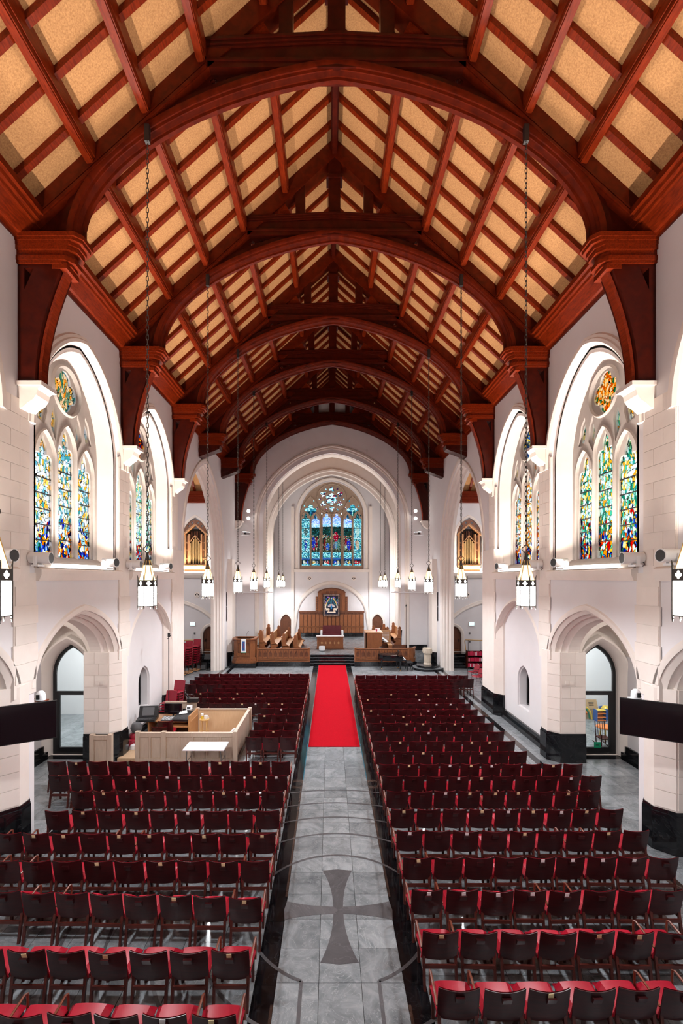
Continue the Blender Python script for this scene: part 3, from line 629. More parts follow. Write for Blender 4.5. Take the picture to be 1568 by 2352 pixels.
b = MB(); b.box(-6.2, 6.2, YE+0.4, CH+1.0, 16.2, 16.5); cc = tag(b.build('ceiling_chancel', m_panel), kind='structure')
q = MB(); q.plate([(-5.6, 12.6)]+arch(0, 5.5, 11.3, 4.1, 20, k=0.12)+[(5.6, 12.6), (5.6, 16.2), (-5.6, 16.2)], [], 0, 0.5, XZ(35.6)); q.build('arched_beam', m_roofw, cc)
# inner arch and back wall
b = MB(); b.plate([(-5.7, 0), (5.7, 0), (5.7, 16.3), (-5.7, 16.3)], [opening(0, 4.9, 0.005, 9.6, 4.85, 24, k=0.12)], 0, 0.4, XZ(38.4))
b.sweep([(-4.9, 0)]+arch(0, 4.9, 9.6, 4.85, 30, k=0.12)+[(4.9, 0)], [(0.5, 0.0), (0.46, -0.06), (0.30, -0.06), (0.24, 0.0), (0.10, 0.02), (0.0, 0.10), (0.0, 0.4), (0.5, 0.4)], XZ(38.4))
tag(b.build('wall_inner_arch', m_stone, None, True), kind='structure')
MK = XZ(CH)
wz0, wh = 6.55, 2.82
b = MB(); b.plate([(-5.7, 0), (5.7, 0), (5.7, 16.3), (-5.7, 16.3)], [opening(0, wh-0.01, wz0, 11.2, 3.04, 20), opening(-4.02, 0.5, 0.62, 1.8, 0.75), opening(4.02, 0.5, 0.62, 1.8, 0.75)], 0, 0.3, MK)
b.plate([(-5.7, 0), (5.7, 0), (5.7, 3.5), (-5.7, 3.5)], [], 0.4, 0.5, MK)
wb = tag(b.build('wall_back', m_plaster), kind='structure')
t = MB()
t.sweep([(-wh-0.05, wz0)]+arch(0, wh+0.05, 11.2, 3.1, 22)+[(wh+0.05, wz0)], [(0.0, 0.25), (0.06, -0.02), (0.14, -0.06), (0.26, -0.06), (0.32, 0.0)], MK)
t.sweep([(-3.3, 6.25), (3.3, 6.25)], [(0.0, 0.0), (0.0, -0.12), (0.10, -0.18), (0.24, -0.18), (0.28, 0.0)], MK)
t.sweep([(-3.25, 0.6)]+arch(0, 3.0, 2.4, 2.75, 20, k=0.1)+[(3.25, 0.6)], [(0.0, 0.0), (0.0, -0.10), (0.10, -0.14), (0.22, -0.10), (0.30, -0.10), (0.36, 0.0)], MK)
for x in (-3.42, 3.42): t.box(x-0.13, x+0.13, CH-0.2, CH, 0.6, 12.0)
for x in (-4.02, 4.02): t.sweep([(x-0.5, 0.6)]+arch(x, 0.5, 1.8, 0.75, 10)+[(x+0.5, 0.6)], [(0.0, 0.1), (0.0, -0.04), (0.12, -0.06), (0.18, 0.0)], MK)
t.build('stone_trim', m_stone, wb, True)
for k, x in enumerate((-4.02, 4.02)):
    d = MB(); d.plate(opening(x, 0.5, 0.62, 1.8, 0.75), [], 0.1, 0.16, MK); do = tag(d.build('door_%d' % (5+k), m_oakd), kind='structure')
    for j in range(4):
        u = x-0.37+0.245*j; MB().plate([(u-0.1, 0.7), (u+0.1, 0.7), (u+0.1, 1.95), (u-0.1, 1.95)], [], 0.08, 0.105, MK).build('plank', m_oakd, do)
    MB().box(x+0.38, x+0.42, CH+0.03, CH+0.08, 1.4, 1.56).build('handle', m_black, do)
for x in (-1.95, 1.95):
    q = MB(); q.plate(circ(x, 5.72, 0.20, 20), [circ(x+0.09*a, 5.72+0.09*e, 0.05, 10) for a, e in ((0, 1), (0, -1), (1, 0), (-1, 0))], -0.03, 0, MK); q.build('vent_rosette', m_stone, wb)
    q = MB(); q.plate(circ(x, 5.72, 0.17, 14), [], -0.005, 0.003, MK); q.build('vent_back', m_dark, wb)
# far side of the crossing: splayed piers between transept and chancel
for s in (-1, 1):
    P = [(W+0.7, 29.9), (W+0.05, 29.9), (W-0.25, 30.2), (W-0.25, 31.2), (W+0.1, 31.6), (W+0.7, 31.6)]
    q = MB(); q.plate([(s*u, v) for u, v in P], [], 0.88, 7.0, XY()); q.build('pier', m_stone, WALLS[s])
    q = MB(); q.plate([(s*((u-W-0.2)*1.06+W+0.2), (v-30.7)*1.06+30.7) for u, v in P], [], 0, 0.88, XY()); q.build('pier_base', m_granb, WALLS[s])
    q = MB(); q.box(*sorted((s*5.2, s*W)), YE-0.07, YE, 0.0, 0.95); q.build('pier_base', m_granb, ca)
# east window
G = []   # light centres and half widths
us = [-2.29, -1.42, -0.44, 0.44, 1.42, 2.29]; lh = 0.355
heads = [10.85, 10.75, 10.95, 10.95, 10.75, 10.85]
hol = [cusped(u, lh, 6.85, z, 0) for u, z in zip(us, heads)]
rose = (0.0, 12.72)
hol.append(foil(rose[0], rose[1], 0.34, 0.20, 6, PI/6, 60))
for k in range(6):
    a = PI/2+k*PI/3; hol.append(foil(rose[0]+0.86*math.cos(a), rose[1]+0.86*math.sin(a), 0.13, 0.14, 3, a, 24))
for k in range(6):
    a = PI/3+k*PI/3+PI/6-PI/6; a = k*PI/3+PI/3-PI/6*0; a = k*PI/3
    hol.append([(rose[0]+r*math.cos(a+d), rose[1]+r*math.sin(a+d)) for r, d in ((1.00, -0.09), (1.20, 0.0), (1.00, 0.09), (0.88, 0.0))])
for d in (-1, 1):
    hol.append(foil(d*1.86, 11.72, 0.30, 0.225, 4, 0, 40))
    for pu, pv, hw2, hh in ((d*1.25, 11.9, 0.09, 0.16), (d*2.42, 12.1, 0.07, 0.16), (d*1.58, 12.55, 0.07, 0.20), (d*2.55, 11.25, 0.07, 0.15), (d*0.88, 11.42, 0.09, 0.14)):
        hol.append([(pu-hw2, pv-hh*0.4), (pu+hw2, pv-hh*0.4), (pu, pv+hh)])
outer = [(-wh, wz0)]+arch(0, wh, 11.2, 3.05, 24)+[(wh, wz0)]
b = MB(); b.plate(outer, hol, 0.18, 0.36, MK)
b.sweep(circ(*rose, 1.28, 40), [(0.0, 0.2), (-0.05, 0.13), (-0.1, 0.2)], MK, closed=True)
b.sweep(circ(*rose, 0.60, 32), [(0.0, 0.2), (-0.04, 0.14), (-0.08, 0.2)], MK, closed=True)
for u, z in zip(us, heads): b.sweep([(u-0.41, 6.8)]+arch(u, 0.41, z+0.02, 0.72, 8)+[(u+0.41, 6.8)], [(0.0, 0.2), (0.03, 0.12), (0.07, 0.2)], MK)
for d in (-1, 1): b.sweep(arch(d*1.86, 0.92, 10.95, 1.95, 10), [(0.0, 0.2), (0.04, 0.12), (0.08, 0.2)], MK)
b.sweep([(-0.92, 10.95), (-0.85, 11.2)]+arch(0, 0.85, 11.2, 0.25, 6, k=0.1)[1:]+[(0.92, 10.95)], [(0.0, 0.2), (0.04, 0.12), (0.08, 0.2)], MK)
wi += 1
ew = tag(b.build('window_%d' % wi, m_tracep, None, True), kind='structure')
m_eglass = glass_attr('east_window_glass')
TEAL = [(60,150,165), (110,200,205), (25,90,115), (190,235,235), (40,120,150), (20,60,80), (150,215,220), (90,170,150)]
FIG = {1: [(.28, .42, .2, .10, (25,45,150)), (.62, .43, .13, .10, (110,20,35)), (.85, .43, .13, .1, (30,60,50)), (.3, .31, .12, .03, (190,30,50)), (.62, .33, .08, .05, (190,200,170))],
       2: [(.28, .38, .16, .10, (100,25,25)), (.65, .345, .2, .07, (30,80,170)), (.7, .45, .28, .07, (60,70,40)), (.25, .33, .1, .04, (150,140,110))],
       3: [(.42, .52, .26, .09, (150,10,40)), (.72, .38, .16, .10, (60,110,100)), (.42, .37, .14, .07, (80,130,160)), (.2, .36, .14, .05, (70,70,90)), (.45, .6, .1, .02, (200,190,190))],
       4: [(.62, .39, .2, .11, (30,45,160)), (.28, .44, .12, .09, (120,25,40)), (.3, .35, .1, .05, (170,190,170)), (.8, .34, .12, .05, (140,30,40))],
       0: [(.5, .62, .22, .08, (60,90,90)), (.5, .66, .2, .015, (170,25,40)), (.5, .38, .2, .09, (30,60,140)), (.5, .45, .24, .02, (120,40,40))],
       5: [(.5, .62, .22, .09, (150,190,180)), (.5, .67, .2, .02, (120,40,90)), (.5, .38, .2, .09, (170,150,120)), (.35, .41, .12, .03, (170,30,40))]}
PRED = [(170,180,170), (190,150,60), (150,30,50), (40,70,170), (50,90,130), (180,50,60)]
def light_col(i, sx, t):
    c = RND.choice(TEAL)
    if t < 0.02 or abs(sx-0.5) > 0.47: return RND.choice(TEAL[:4])
    if t < 0.12:
        c = RND.choice([(15,30,45), (30,50,60), (20,40,35)])
        if (sx-.32)**2/.03+(t-.06)**2/.0012 < 1: c = PRED[i] if RND.random() < .7 else (210,210,190)
        if (sx-.7)**2/.03+(t-.055)**2/.0010 < 1: c = PRED[(i+3) % 6] if RND.random() < .7 else (200,190,160)
        return c
    if t < 0.135: return (60,110,190)
    if t < 0.245: return c
    if i in (0, 5):
        for fs, ft, fw, fh, fc in FIG[i]:
            if ((sx-fs)/fw)**2+((t-ft)/fh)**2 < 1: return fc if RND.random() < .8 else (200,210,200)
        if abs(t-.5) < .012: return (200,230,235)
        return c
    if t > 0.76: return RND.choice([(170,190,245), (210,220,250), (90,120,220), (140,200,230)])
    if t > 0.70: return RND.choice([(170,210,235), (120,190,220), (220,235,240)])
    for fs, ft, fw, fh, fc in FIG[i]:
        if ((sx-fs)/fw)**2+((t-ft)/fh)**2 < 1: return fc if RND.random() < .85 else (150,150,130)
    if t > 0.49 and t < 0.56 and RND.random() < .35: return RND.choice([(190,170,150), (200,180,120), (150,60,50)])
    if t > 0.48: return RND.choice([(14,40,40), (20,60,55), (10,28,30), (40,100,105), (25,50,35)])
    return RND.choice([(25,45,40), (45,60,35), (60,50,35), (20,35,40), (120,130,110)])
def mosaic(name, poly, fn, parent, M, w, cell, m, gain=0.40):
    u0 = min(p[0] for p in poly); u1 = max(p[0] for p in poly); v0 = min(p[1] for p in poly); v1 = max(p[1] for p in poly)
    nu = max(2, int((u1-u0)/cell)); nv = max(2, int((v1-v0)/cell)); V = []; F = []; C = []
    for j in range(nv+1):
        for i in range(nu+1):
            ju = 0 if i in (0, nu) else RND.uniform(-.25, .25); jv = 0 if j in (0, nv) else RND.uniform(-.25, .25)
            V.append(M(u0+(u1-u0)*(i+ju)/nu, v0+(v1-v0)*(j+jv)/nv, w))
    for j in range(nv):
        for i in range(nu):
            cu, cv = u0+(u1-u0)*(i+.5)/nu, v0+(v1-v0)*(j+.5)/nv
            F.append((j*(nu+1)+i, j*(nu+1)+i+1, (j+1)*(nu+1)+i+1, (j+1)*(nu+1)+i)); C.append(tuple(x*gain for x in lin(*fn((i+.5)/nu, (j+.5)/nv))))
    me = bpy.data.meshes.new(name); me.from_pydata(V, [], F); me.materials.append(m)
    at = me.attributes.new('Col', 'FLOAT_COLOR', 'FACE')
    at.data.foreach_set('color', [x for c in C for x in (*c, 1.0)])
    return link(name, me, parent)
for i, u in enumerate(us):
    mosaic('pane', [(u-lh-.02, 6.83), (u+lh+.02, 11.65 if i not in (2, 3) else 11.72)], lambda a, t, i=i: light_col(i, a, t), ew, MK, 0.26, 0.062, m_eglass)
    for z in (7.45, 8.05, 9.2, 10.1):
        MB().box(u-lh, u+lh, CH+0.24, CH+0.29, z-0.012, z+0.012).build('saddle_bar', m_black, ew)
rosec = lambda a, t: RND.choice([(190,235,235), (110,190,195), (60,35,60), (235,245,245), (40,60,80), (150,30,60), (220,235,230)])
mosaic('pane', [(-1.3, 11.45), (1.3, 14.0)], rosec, ew, MK, 0.262, 0.09, m_eglass)
for d in (-1, 1): mosaic('pane', [(d*2.0-0.68, 11.0), (d*2.0+0.68, 12.9)], lambda a, t: RND.choice(TEAL[:5]+[(190,235,235), (40,120,90)]), ew, MK, 0.258, 0.09, m_eglass)
# chancel floor platform and steps
b = MB(); b.box(-6.6, -1.45, 30.0, YE+0.3, 0, 0.6); b.box(1.45, 5.45, 30.0, YE+0.3, 0, 0.6); b.box(5.44, 7.0, 31.15, YE+0.3, 0, 0.56); b.box(-1.45, 1.45, 30.95, YE+0.3, 0, 0.6); b.box(-5.7, 5.7, YE+0.2, CH+0.5, 0, 0.6)
cf = tag(b.build('floor_chancel', m_slate), kind='structure')
MB().box(-6.6, -1.45, 29.96, 30.0, 0, 0.30).build('plinth', m_granb, cf)
MB().box(1.45, 5.5, 29.96, 30.0, 0, 0.30).build('plinth', m_granb, cf)
st = thing('stair', 'dark stone steps with pale nosings at the head of the red carpet', 'stair')
for k in range(4):
    z = 0.15*(k+1); ya = 30.1+0.22*k
    MB().box(-1.45, 1.45, ya, 30.96, z-0.15, z-0.012).build('tread', m_granb, st); MB().box(-1.45, 1.45, ya-0.015, ya+0.05, z-0.012, z).build('nosing', m_slate, st)

# ------------------------------------------------------------------ floor
b = MB(); b.box(-15.2, 15.2, Y0-0.2, 33.4, -0.3, -0.012)
fl = tag(b.build('floor', m_granb), kind='structure')
TS = 0.61
tile_me = MB().bbox(-TS/2+0.003, TS/2-0.003, -TS/2+0.003, TS/2-0.003, -0.02, 0.0, 0.002).mesh('tile', m_slate)
ty0 = 6.54-3*TS
for j in range(19):
    for i in (-1, 0, 1):
        y = ty0+TS*(j+0.5)
        if y < 15.9: link('tile', tile_me, fl).location = (i*TS, y, 0)
far = MB(); nt_ = 0
for s in (-1, 1):
    for i in range(22):
        for j in range(46):
            x = s*(1.22+TS*(i+0.5)); y = 3.0+TS*(j+0.5)
            if y > 29.6: continue
            if abs(x) > W+0.3 and not (abs(x) < 9.3 and y < 14.8) and not (abs(x) > 7.7 and abs(x) < 13.3 and 15.2 < y < 19.6) and not (20.9 < y < 29.0): continue
            big = (5.2 < abs(x) < 9.3 and 8.0 < y < 14.8) or (y < 10.0 and abs(x) < 5.2 and y > 6.0)
            if big and nt_ < 235: link('tile', tile_me, fl).location = (x, y, 0); nt_ += 1
            else: far.bbox(x-TS/2+.003, x+TS/2-.003, y-TS/2+.003, y+TS/2-.003, -.02, 0, .002)
for j in range(24):
    for i in (-1, 0, 1):
        y = 15.9+TS*(j+.3); far.box(i*TS-TS/2+.003, i*TS+TS/2-.003, y-TS/2+.003, y+TS/2-.003, -.02, -0.001)
tag(far.build('floor_paving', m_slate, fl), kind='stuff')
for s in (-1, 1):
    k = 0
    for y in [5.3+1.2*j for j in range(21)]:
        xa, xb = sorted((s*0.925, s*1.195)); MB().box(xa, xb, y+0.003, y+1.197, -0.02, 0.001).build('border_slab', m_granb, fl)
    for y0_, y1_ in ((5.0, 6.2), (8.3, 12.9)):
        xa, xb = sorted((s*0.917, s*0.955)); MB().box(xa, xb, y0_, y1_, -0.02, 0.003).build('border_band', m_granbr, fl)
    xa, xb = sorted((s*0.915, s*1.19)); MB().box(xa, xb, 12.55, 13.1, -0.02, 0.0025).build('border_band', m_granbr, fl)
    xa, xb = sorted((s*0.90, s*0.925)); MB().box(xa, xb, 13.1, 15.9, -0.02, 0.004).build('mosaic_band', m_teal, fl)
    xa, xb = sorted((s*0.90, s*0.925)); MB().box(xa, xb, 15.9, 29.9, -0.02, 0.004).build('border_band', m_granbr, fl)
    for y, m in ((7.36, m_granb), (12.82, m_granb)):
        q = MB(); q.plate(circ(s*1.06, y, 0.135, 28), [], 0.0, 0.004, XY()); q.sweep(circ(s*1.06, y, 0.135, 28), [(0, 0.003), (0.008, 0.005), (0.016, 0.003)], XY(), closed=True); q.build('medallion', m, fl)
    xa, xb = sorted((s*6.28, s*6.50))
    for j in range(14): MB().box(xa, xb, 5.0+1.75*j+.003, 6.75+1.75*j-.003, -0.02, 0.002).build('border_slab', m_granb if j % 2 else m_granbr, fl)
    q = MB(); q.plate([(s*3.9, 29.6), (s*4.15, 29.6), (s*7.6, 23.2), (s*7.3, 23.2)], [], -0.02, 0.002, XY())
    q2 = MB(); q2.box(*sorted((s*6.7, s*6.92)), 21.0, 29.6, -0.02, 0.002); q2.build('border_slab', m_granb, fl)
# labyrinth rings and the cross in the aisle paving
def ring(r, w, a0=0.0, a1=2*PI, n=96):
    q = MB(); P = [(math.cos(a0+(a1-a0)*i/n), math.sin(a0+(a1-a0)*i/n)) for i in range(n+1)]
    V = []
    for c_, s_ in P: V += [(c_*(r-w/2), 8.0+s_*(r-w/2), 0.0035), (c_*(r+w/2), 8.0+s_*(r+w/2), 0.0035)]
    q.add(V, [(2*i, 2*i+1, 2*i+3, 2*i+2) for i in range(n)]); return q
gap = math.asin(0.56/1.54)
ring(1.54, 0.05, -PI/2+gap, 1.5*PI-gap).build('labyrinth_ring', m_slated, fl)
for r in (2.35, 3.06, 3.76, 4.46): ring(r, 0.05).build('labyrinth_ring', m_slated, fl)
for s in (-1, 1): MB().box(s*0.56-0.026, s*0.56+0.026, 4.0, 6.57, 0, 0.0035).build('labyrinth_line', m_slated, fl)
def arm(L, hw0, hw1, n=10): return [(hw0+(hw1-hw0)*(i/n)**2.2, L*i/n) for i in range(n+1)]
for k, (L, h1) in enumerate(((1.08, 0.29), (0.915, 0.22), (1.08, 0.29), (0.915, 0.22))):
    A = arm(L, 0.085, h1); P = [(0.0, 0.0)]+[(x, y if y > 0 else 0.085) for x, y in A]+[(0.0, L*1.03)]+[(-x, y if y > 0 else 0.085) for x, y in reversed(A)]
    q = MB(); c_, s_ = math.cos(-k*PI/2), math.sin(-k*PI/2)
    q.plate([(x*c_-y*s_, 7.96+x*s_+y*c_) for x, y in P], [], 0.0, 0.004, XY()); q.build('cross_arm', m_slated, fl)
cp = MB(); cp.bbox(-0.88, 0.88, 15.62, 30.02, 0.002, 0.022, 0.008)
tag(cp.build('carpet_runner', m_carpet), 'bright red carpet runner along the aisle up to the chancel steps', 'carpet')
b = MB(); b.box(-11.8, 11.8, Y0-0.3, Y0, 0, 20.5); tag(b.build('wall_rear', m_plaster), kind='structure')

# ------------------------------------------------------------------ roof
zb = lambda x: 14.78+0.917*(5.24-abs(x))
PUR = [5.30, 4.12, 2.92, 1.58]
ro = MB()
for s in (-1, 1):
    zt = lambda x: zb(x)+0.42
    ro.hexa([(s*7.6, Y0, zt(7.6)), (0, Y0, zt(0)), (0, 33.4, zt(0)), (s*7.6, 33.4, zt(7.6)), (s*7.6, Y0, zt(7.6)+.1), (0, Y0, zt(0)+.1), (0, 33.4, zt(0)+.1), (s*7.6, 33.4, zt(7.6)+.1)])
roof = tag(ro.build('ceiling', m_dkwood), kind='structure')
RB = [(Y0, 0.19), (0.19, 5.0)]+list(zip(TR, TR[1:]))
deep_panels = MB(); pan_cache = {}
EDG = [6.55, 5.30, 4.12, 2.92, 1.58, 0.0]
for bi, (ya, yb) in enumerate(RB):
    n = 6; st_ = (yb-ya)/n
    for s in (-1, 1):
        for x in PUR:
            q = MB(); xx = s*x
            q.box(xx-0.09, xx+0.09, ya, yb, zb(x)+0.0, zb(x)+0.42); q.box(xx-0.115, xx+0.115, ya, yb, zb(x)+0.09, zb(x)+0.42); q.box(xx-0.07, xx+0.07, ya, yb, zb(x)-0.03, zb(x)+0.1)
            q.build('purlin', m_roofw, roof)
        for k in range(n):
            y = ya+st_*k; q = MB()
            q.hexa([(s*6.6, y-0.065, zb(6.6)+0.17), (0, y-0.065, zb(0)+0.17), (0, y+0.065, zb(0)+0.17), (s*6.6, y+0.065, zb(6.6)+0.17),
                    (s*6.6, y-0.065, zb(6.6)+0.45), (0, y-0.065, zb(0)+0.45), (0, y+0.065, zb(0)+0.45), (s*6.6, y+0.065, zb(6.6)+0.45)])
            q.build('rafter', m_roofw, roof)
            for a, e in zip(EDG, EDG[1:]):
                P = [(s*a, y+.01, zb(a)+.33), (s*e, y+.01, zb(e)+.33), (s*e, y+st_-.01, zb(e)+.33), (s*a, y+st_-.01, zb(a)+.33)]
                P += [(p[0], p[1], p[2]+.05) for p in P]
                if 2 <= bi <= 5: MB().hexa(P).build('roof_panel', m_panel, roof)
                else: deep_panels.hexa(P)
    q = MB(); q.box(-0.07, 0.07, ya, yb, zb(0)-0.22, zb(0)+0.4); q.box(-0.11, 0.11, ya, yb, zb(0)-0.1, zb(0)+0.4); q.build('ridge_beam', m_dkwood, roof)
tag(deep_panels.build('roof_panel_field', m_panel, roof), kind='stuff')
for s in (-1, 1):     # moulded timber cornice at the wall head, one length per bay
    for ya, yb in RB:
        q = MB(); pr = [(W+0.1, 13.02), (6.80, 13.02), (6.76, 13.10), (6.70, 13.12), (6.52, 13.40), (6.46, 13.40), (6.44, 13.46), (6.38, 13.48), (6.36, 13.56), (6.30, 13.58), (6.30, 13.72), (W+0.1, 14.2)]
        q.plate([(s*u, v) for u, v in pr], [], ya+0.02, yb-0.02, lambda u, v, w: (u, w, v)); q.build('cornice', m_roofw, roof)

# ------------------------------------------------------------------ trusses
def rib(n=22): return arch(0, 5.54, 13.14, 3.55, n, k=0.2)
def off(path, d):
    out = []
    for i, p in enumerate(path):
        a, b_ = path[max(0, i-1)], path[min(len(path)-1, i+1)]; t = Vector((b_[0]-a[0], b_[1]-a[1])).normalized(); out.append((p[0]-t.y*d, p[1]+t.x*d))
    return out
ORD = ['', 'nearest', 'second nearest', 'third nearest', 'fourth nearest', 'fifth nearest', 'farthest']
def truss(k):
    Y = TR[k]; M = XZ(Y)
    T = thing('roof_truss', ('dark red timber arched roof truss, %s to the viewer' % ORD[k]) if k else 'dark red timber arched roof truss above the viewer', 'truss', (0, 0, 0), 0, 'arched timber roof trusses')
    low = rib()
    low = low[:len(low)]
    q = MB(); q.sweep(low, [(-.02, -0.045), (-.02, 0.045), (.03, 0.056), (.03, 0.083), (.06, 0.099), (.10, 0.128), (.10, 0.151), (.15, 0.166), (.15, 0.196), (.20, 0.220), (.27, 0.220), (.29, 0.189), (.29, -0.189), (.27, -0.220), (.20, -0.220), (.15, -0.196), (.15, -0.166), (.10, -0.151), (.10, -0.128), (.06, -0.099), (.03, -0.083), (.03, -0.056)], M); q.build('arch_rib', m_shadewood, T, True)
    up = off(low, 0.46); a1 = off(low, 0.27)
    q = MB(); q.plate(a1+up[::-1], [], -.12, .12, M); q.build('arch_brace', m_dkwood, T)
    for s in (-1, 1):
        L = lambda x: 13.12+0.905*(6.8-x)
        q = MB(); q.plate([(s*6.84, L(6.84)-.02), (s*0.0, L(0)), (0, L(0)+.62), (s*6.84, L(6.84)+.62)], [], -.2, .2, M)
        q.plate([(s*6.84, L(6.84)+.02), (s*2.8, L(2.8)+.02), (s*2.8, L(2.8)+.09), (s*6.84, L(6.84)+.09)], [], -.235, .235, M)
        q.plate([(s*6.84, L(6.84)+.14), (s*2.8, L(2.8)+.14), (s*2.8, L(2.8)+.19), (s*6.84, L(6.84)+.19)], [], -.22, .22, M)
        q.build('principal_rafter', m_shadewood, T)
        q = MB(); x = 1.10; q.box(s*x-.15, s*x+.15, Y-.17, Y+.17, 17.25, L(x)+.1); q.build('queen_post', m_dkwood, T)
        q = MB(); q.plate([(s*1.38, 17.45), (s*1.62, 17.9), (s*1.85, 17.95), (s*2.05, 17.6), (s*1.95, 17.4)], [], -.14, .14, M); q.build('strut', m_roofw, T)
        # hammer cap
        c = MB()
        for xi, z0, z1, hw in ((5.44, 13.05, 13.14, .34), (5.48, 12.98, 13.05, .32), (5.56, 12.90, 12.98, .30), (5.60, 12.80, 12.90, .29), (5.72, 12.68, 12.80, .25), (5.66, 12.58, 12.68, .28), (5.74, 12.52, 12.58, .26)):
            P = [(s*W, -hw), (s*(xi+.14), -hw), (s*xi, -hw+.14), (s*xi, hw-.14), (s*(xi+.14), hw), (s*W, hw)]
            c.plate(P, [], z0, z1, lambda u, v, w: (u, Y+v, w))
        c.build('hammer_cap', m_roofw, T)
        if k in (0, 1, 2, 3, 6):
            n = 12; zb0 = 10.0-(0.2 if k == 6 else 0); zt0 = 12.54
            cv = [(s*(5.86+(6.47-5.86)*math.sin(PI/2*(i/n))**0.9), zt0-(zt0-zb0)*i/n) for i in range(n+1)]
            hole = [(s*6.70, 12.44), (s*6.50, 12.44), (s*6.70, 11.98)]
            q = MB(); q.plate([(s*6.84, zt0), (s*5.9, zt0)]+cv[1:]+[(s*6.84, zb0)], [hole], -.22, .22, M); q.build('wall_post', m_dkwood, T)
            q = MB(); q.sweep(cv if s > 0 else cv, [(-.02 if s > 0 else .02, -.14), (-.02 if s > 0 else .02, .14), (.03*s*-1 if 0 else (-.06 if s > 0 else .06), .10), (-.06 if s > 0 else .06, -.10)], M)
            q.build('brace_moulding', m_roofw, T)
            q = MB(); q.box(*sorted((s*5.78, s*6.1)), Y-.24, Y+.24, 12.42, 12.53); q.build('brace_block', m_roofw, T)
        else:
            q = MB(); q.plate([(s*W, 12.53), (s*5.76, 12.53), (s*5.80, 12.35), (s*W, 11.95)], [], -.27, .27, M); q.plate([(s*W, 12.4), (s*5.9, 12.4), (s*5.9, 12.34), (s*W, 12.2)], [], -.3, .3, M); q.build('hammer_block', m_dkwood, T)
        uc = [p for p in (off(low, 0.44) if s > 0 else [(-p[0], p[1]) for p in off(low, 0.44)]) if 0.9 < p[0] < 5.6 and p[1] < min(16.84, L(p[0])+.08)]
        uc = sorted(uc) if uc else [(2.0, 16.6), (3.4, 16.1)]
        xm = uc[-1][0]; sp = [(s*p[0], p[1]) for p in uc]+[(s*xm, L(xm)+.1), (s*2.78, L(2.78)+.1), (s*uc[0][0], 16.86)]
        q = MB(); q.plate(sp, [foil(s*2.62, 16.60, .05, .05, 4, 0, 16), circ(s*3.0, 16.42, .06, 10), circ(s*2.28, 16.70, .05, 10)], -.03, .03, M); q.build('spandrel_panel', m_dkwood, T)
        q = MB(); q.plate([(s*5.5, 13.14), (s*6.84, 13.14), (s*6.84, 13.3), (s*5.5, L(5.5)+.1)], [], -.05, .05, M); q.build('foot_gap_shade', m_dkwood, T)  # dark sheet standing in for the shade inside the rafter-foot gap
        # carved fretwork in the spandrel
        u0, v0 = 2.62, 16.58
        q = MB()
        for du, dv, r in ((0.05, 0.02, .13), (-.27, .06, .11), (.33, -.22, .12), (.58, -.46, .09), (-.5, .1, .08)):
            q.sweep(circ(s*(u0+du), v0+dv, r, 14), [(0, -.05), (.035, -.05), (.035, .05), (0, .05)], M, closed=True)
        q.add([], []); q.lathe([(0.0, -.03), (.03, -.02), (.04, 0), (.03, .02), (0, .03)], 8, (s*(u0+.05), Y-.07, v0+.02)); q.build('fretwork', m_dkwood, T)
    q = MB()
    for xh, z0, z1, hw in ((2.78, 16.78, 16.90, .20), (2.80, 16.90, 16.96, .23), (2.78, 16.96, 17.18, .17), (2.80, 17.18, 17.23, .21), (2.82, 17.23, 17.29, .24), (2.84, 17.29, 17.34, .27)):
        e = .04 if z0 > 16.95 else 0; f = .14 if z1 > 17.0 else 0.0; g2 = .14 if z0 > 17.0 else 0.0
        q.plate([(-xh, z0), (0, z0+g2), (xh, z0), (xh, z1), (0, z1+f), (-xh, z1)], [], -hw, hw, M)
    q.build('collar_beam', m_dkwood, T)
    q = MB(); q.box(-.19, .19, Y-.19, Y+.19, 17.3, 19.4); q.box(-.26, .26, Y-.22, Y+.22, 18.62, 18.72); q.build('king_post', m_dkwood, T)
for k in range(7): truss(k)

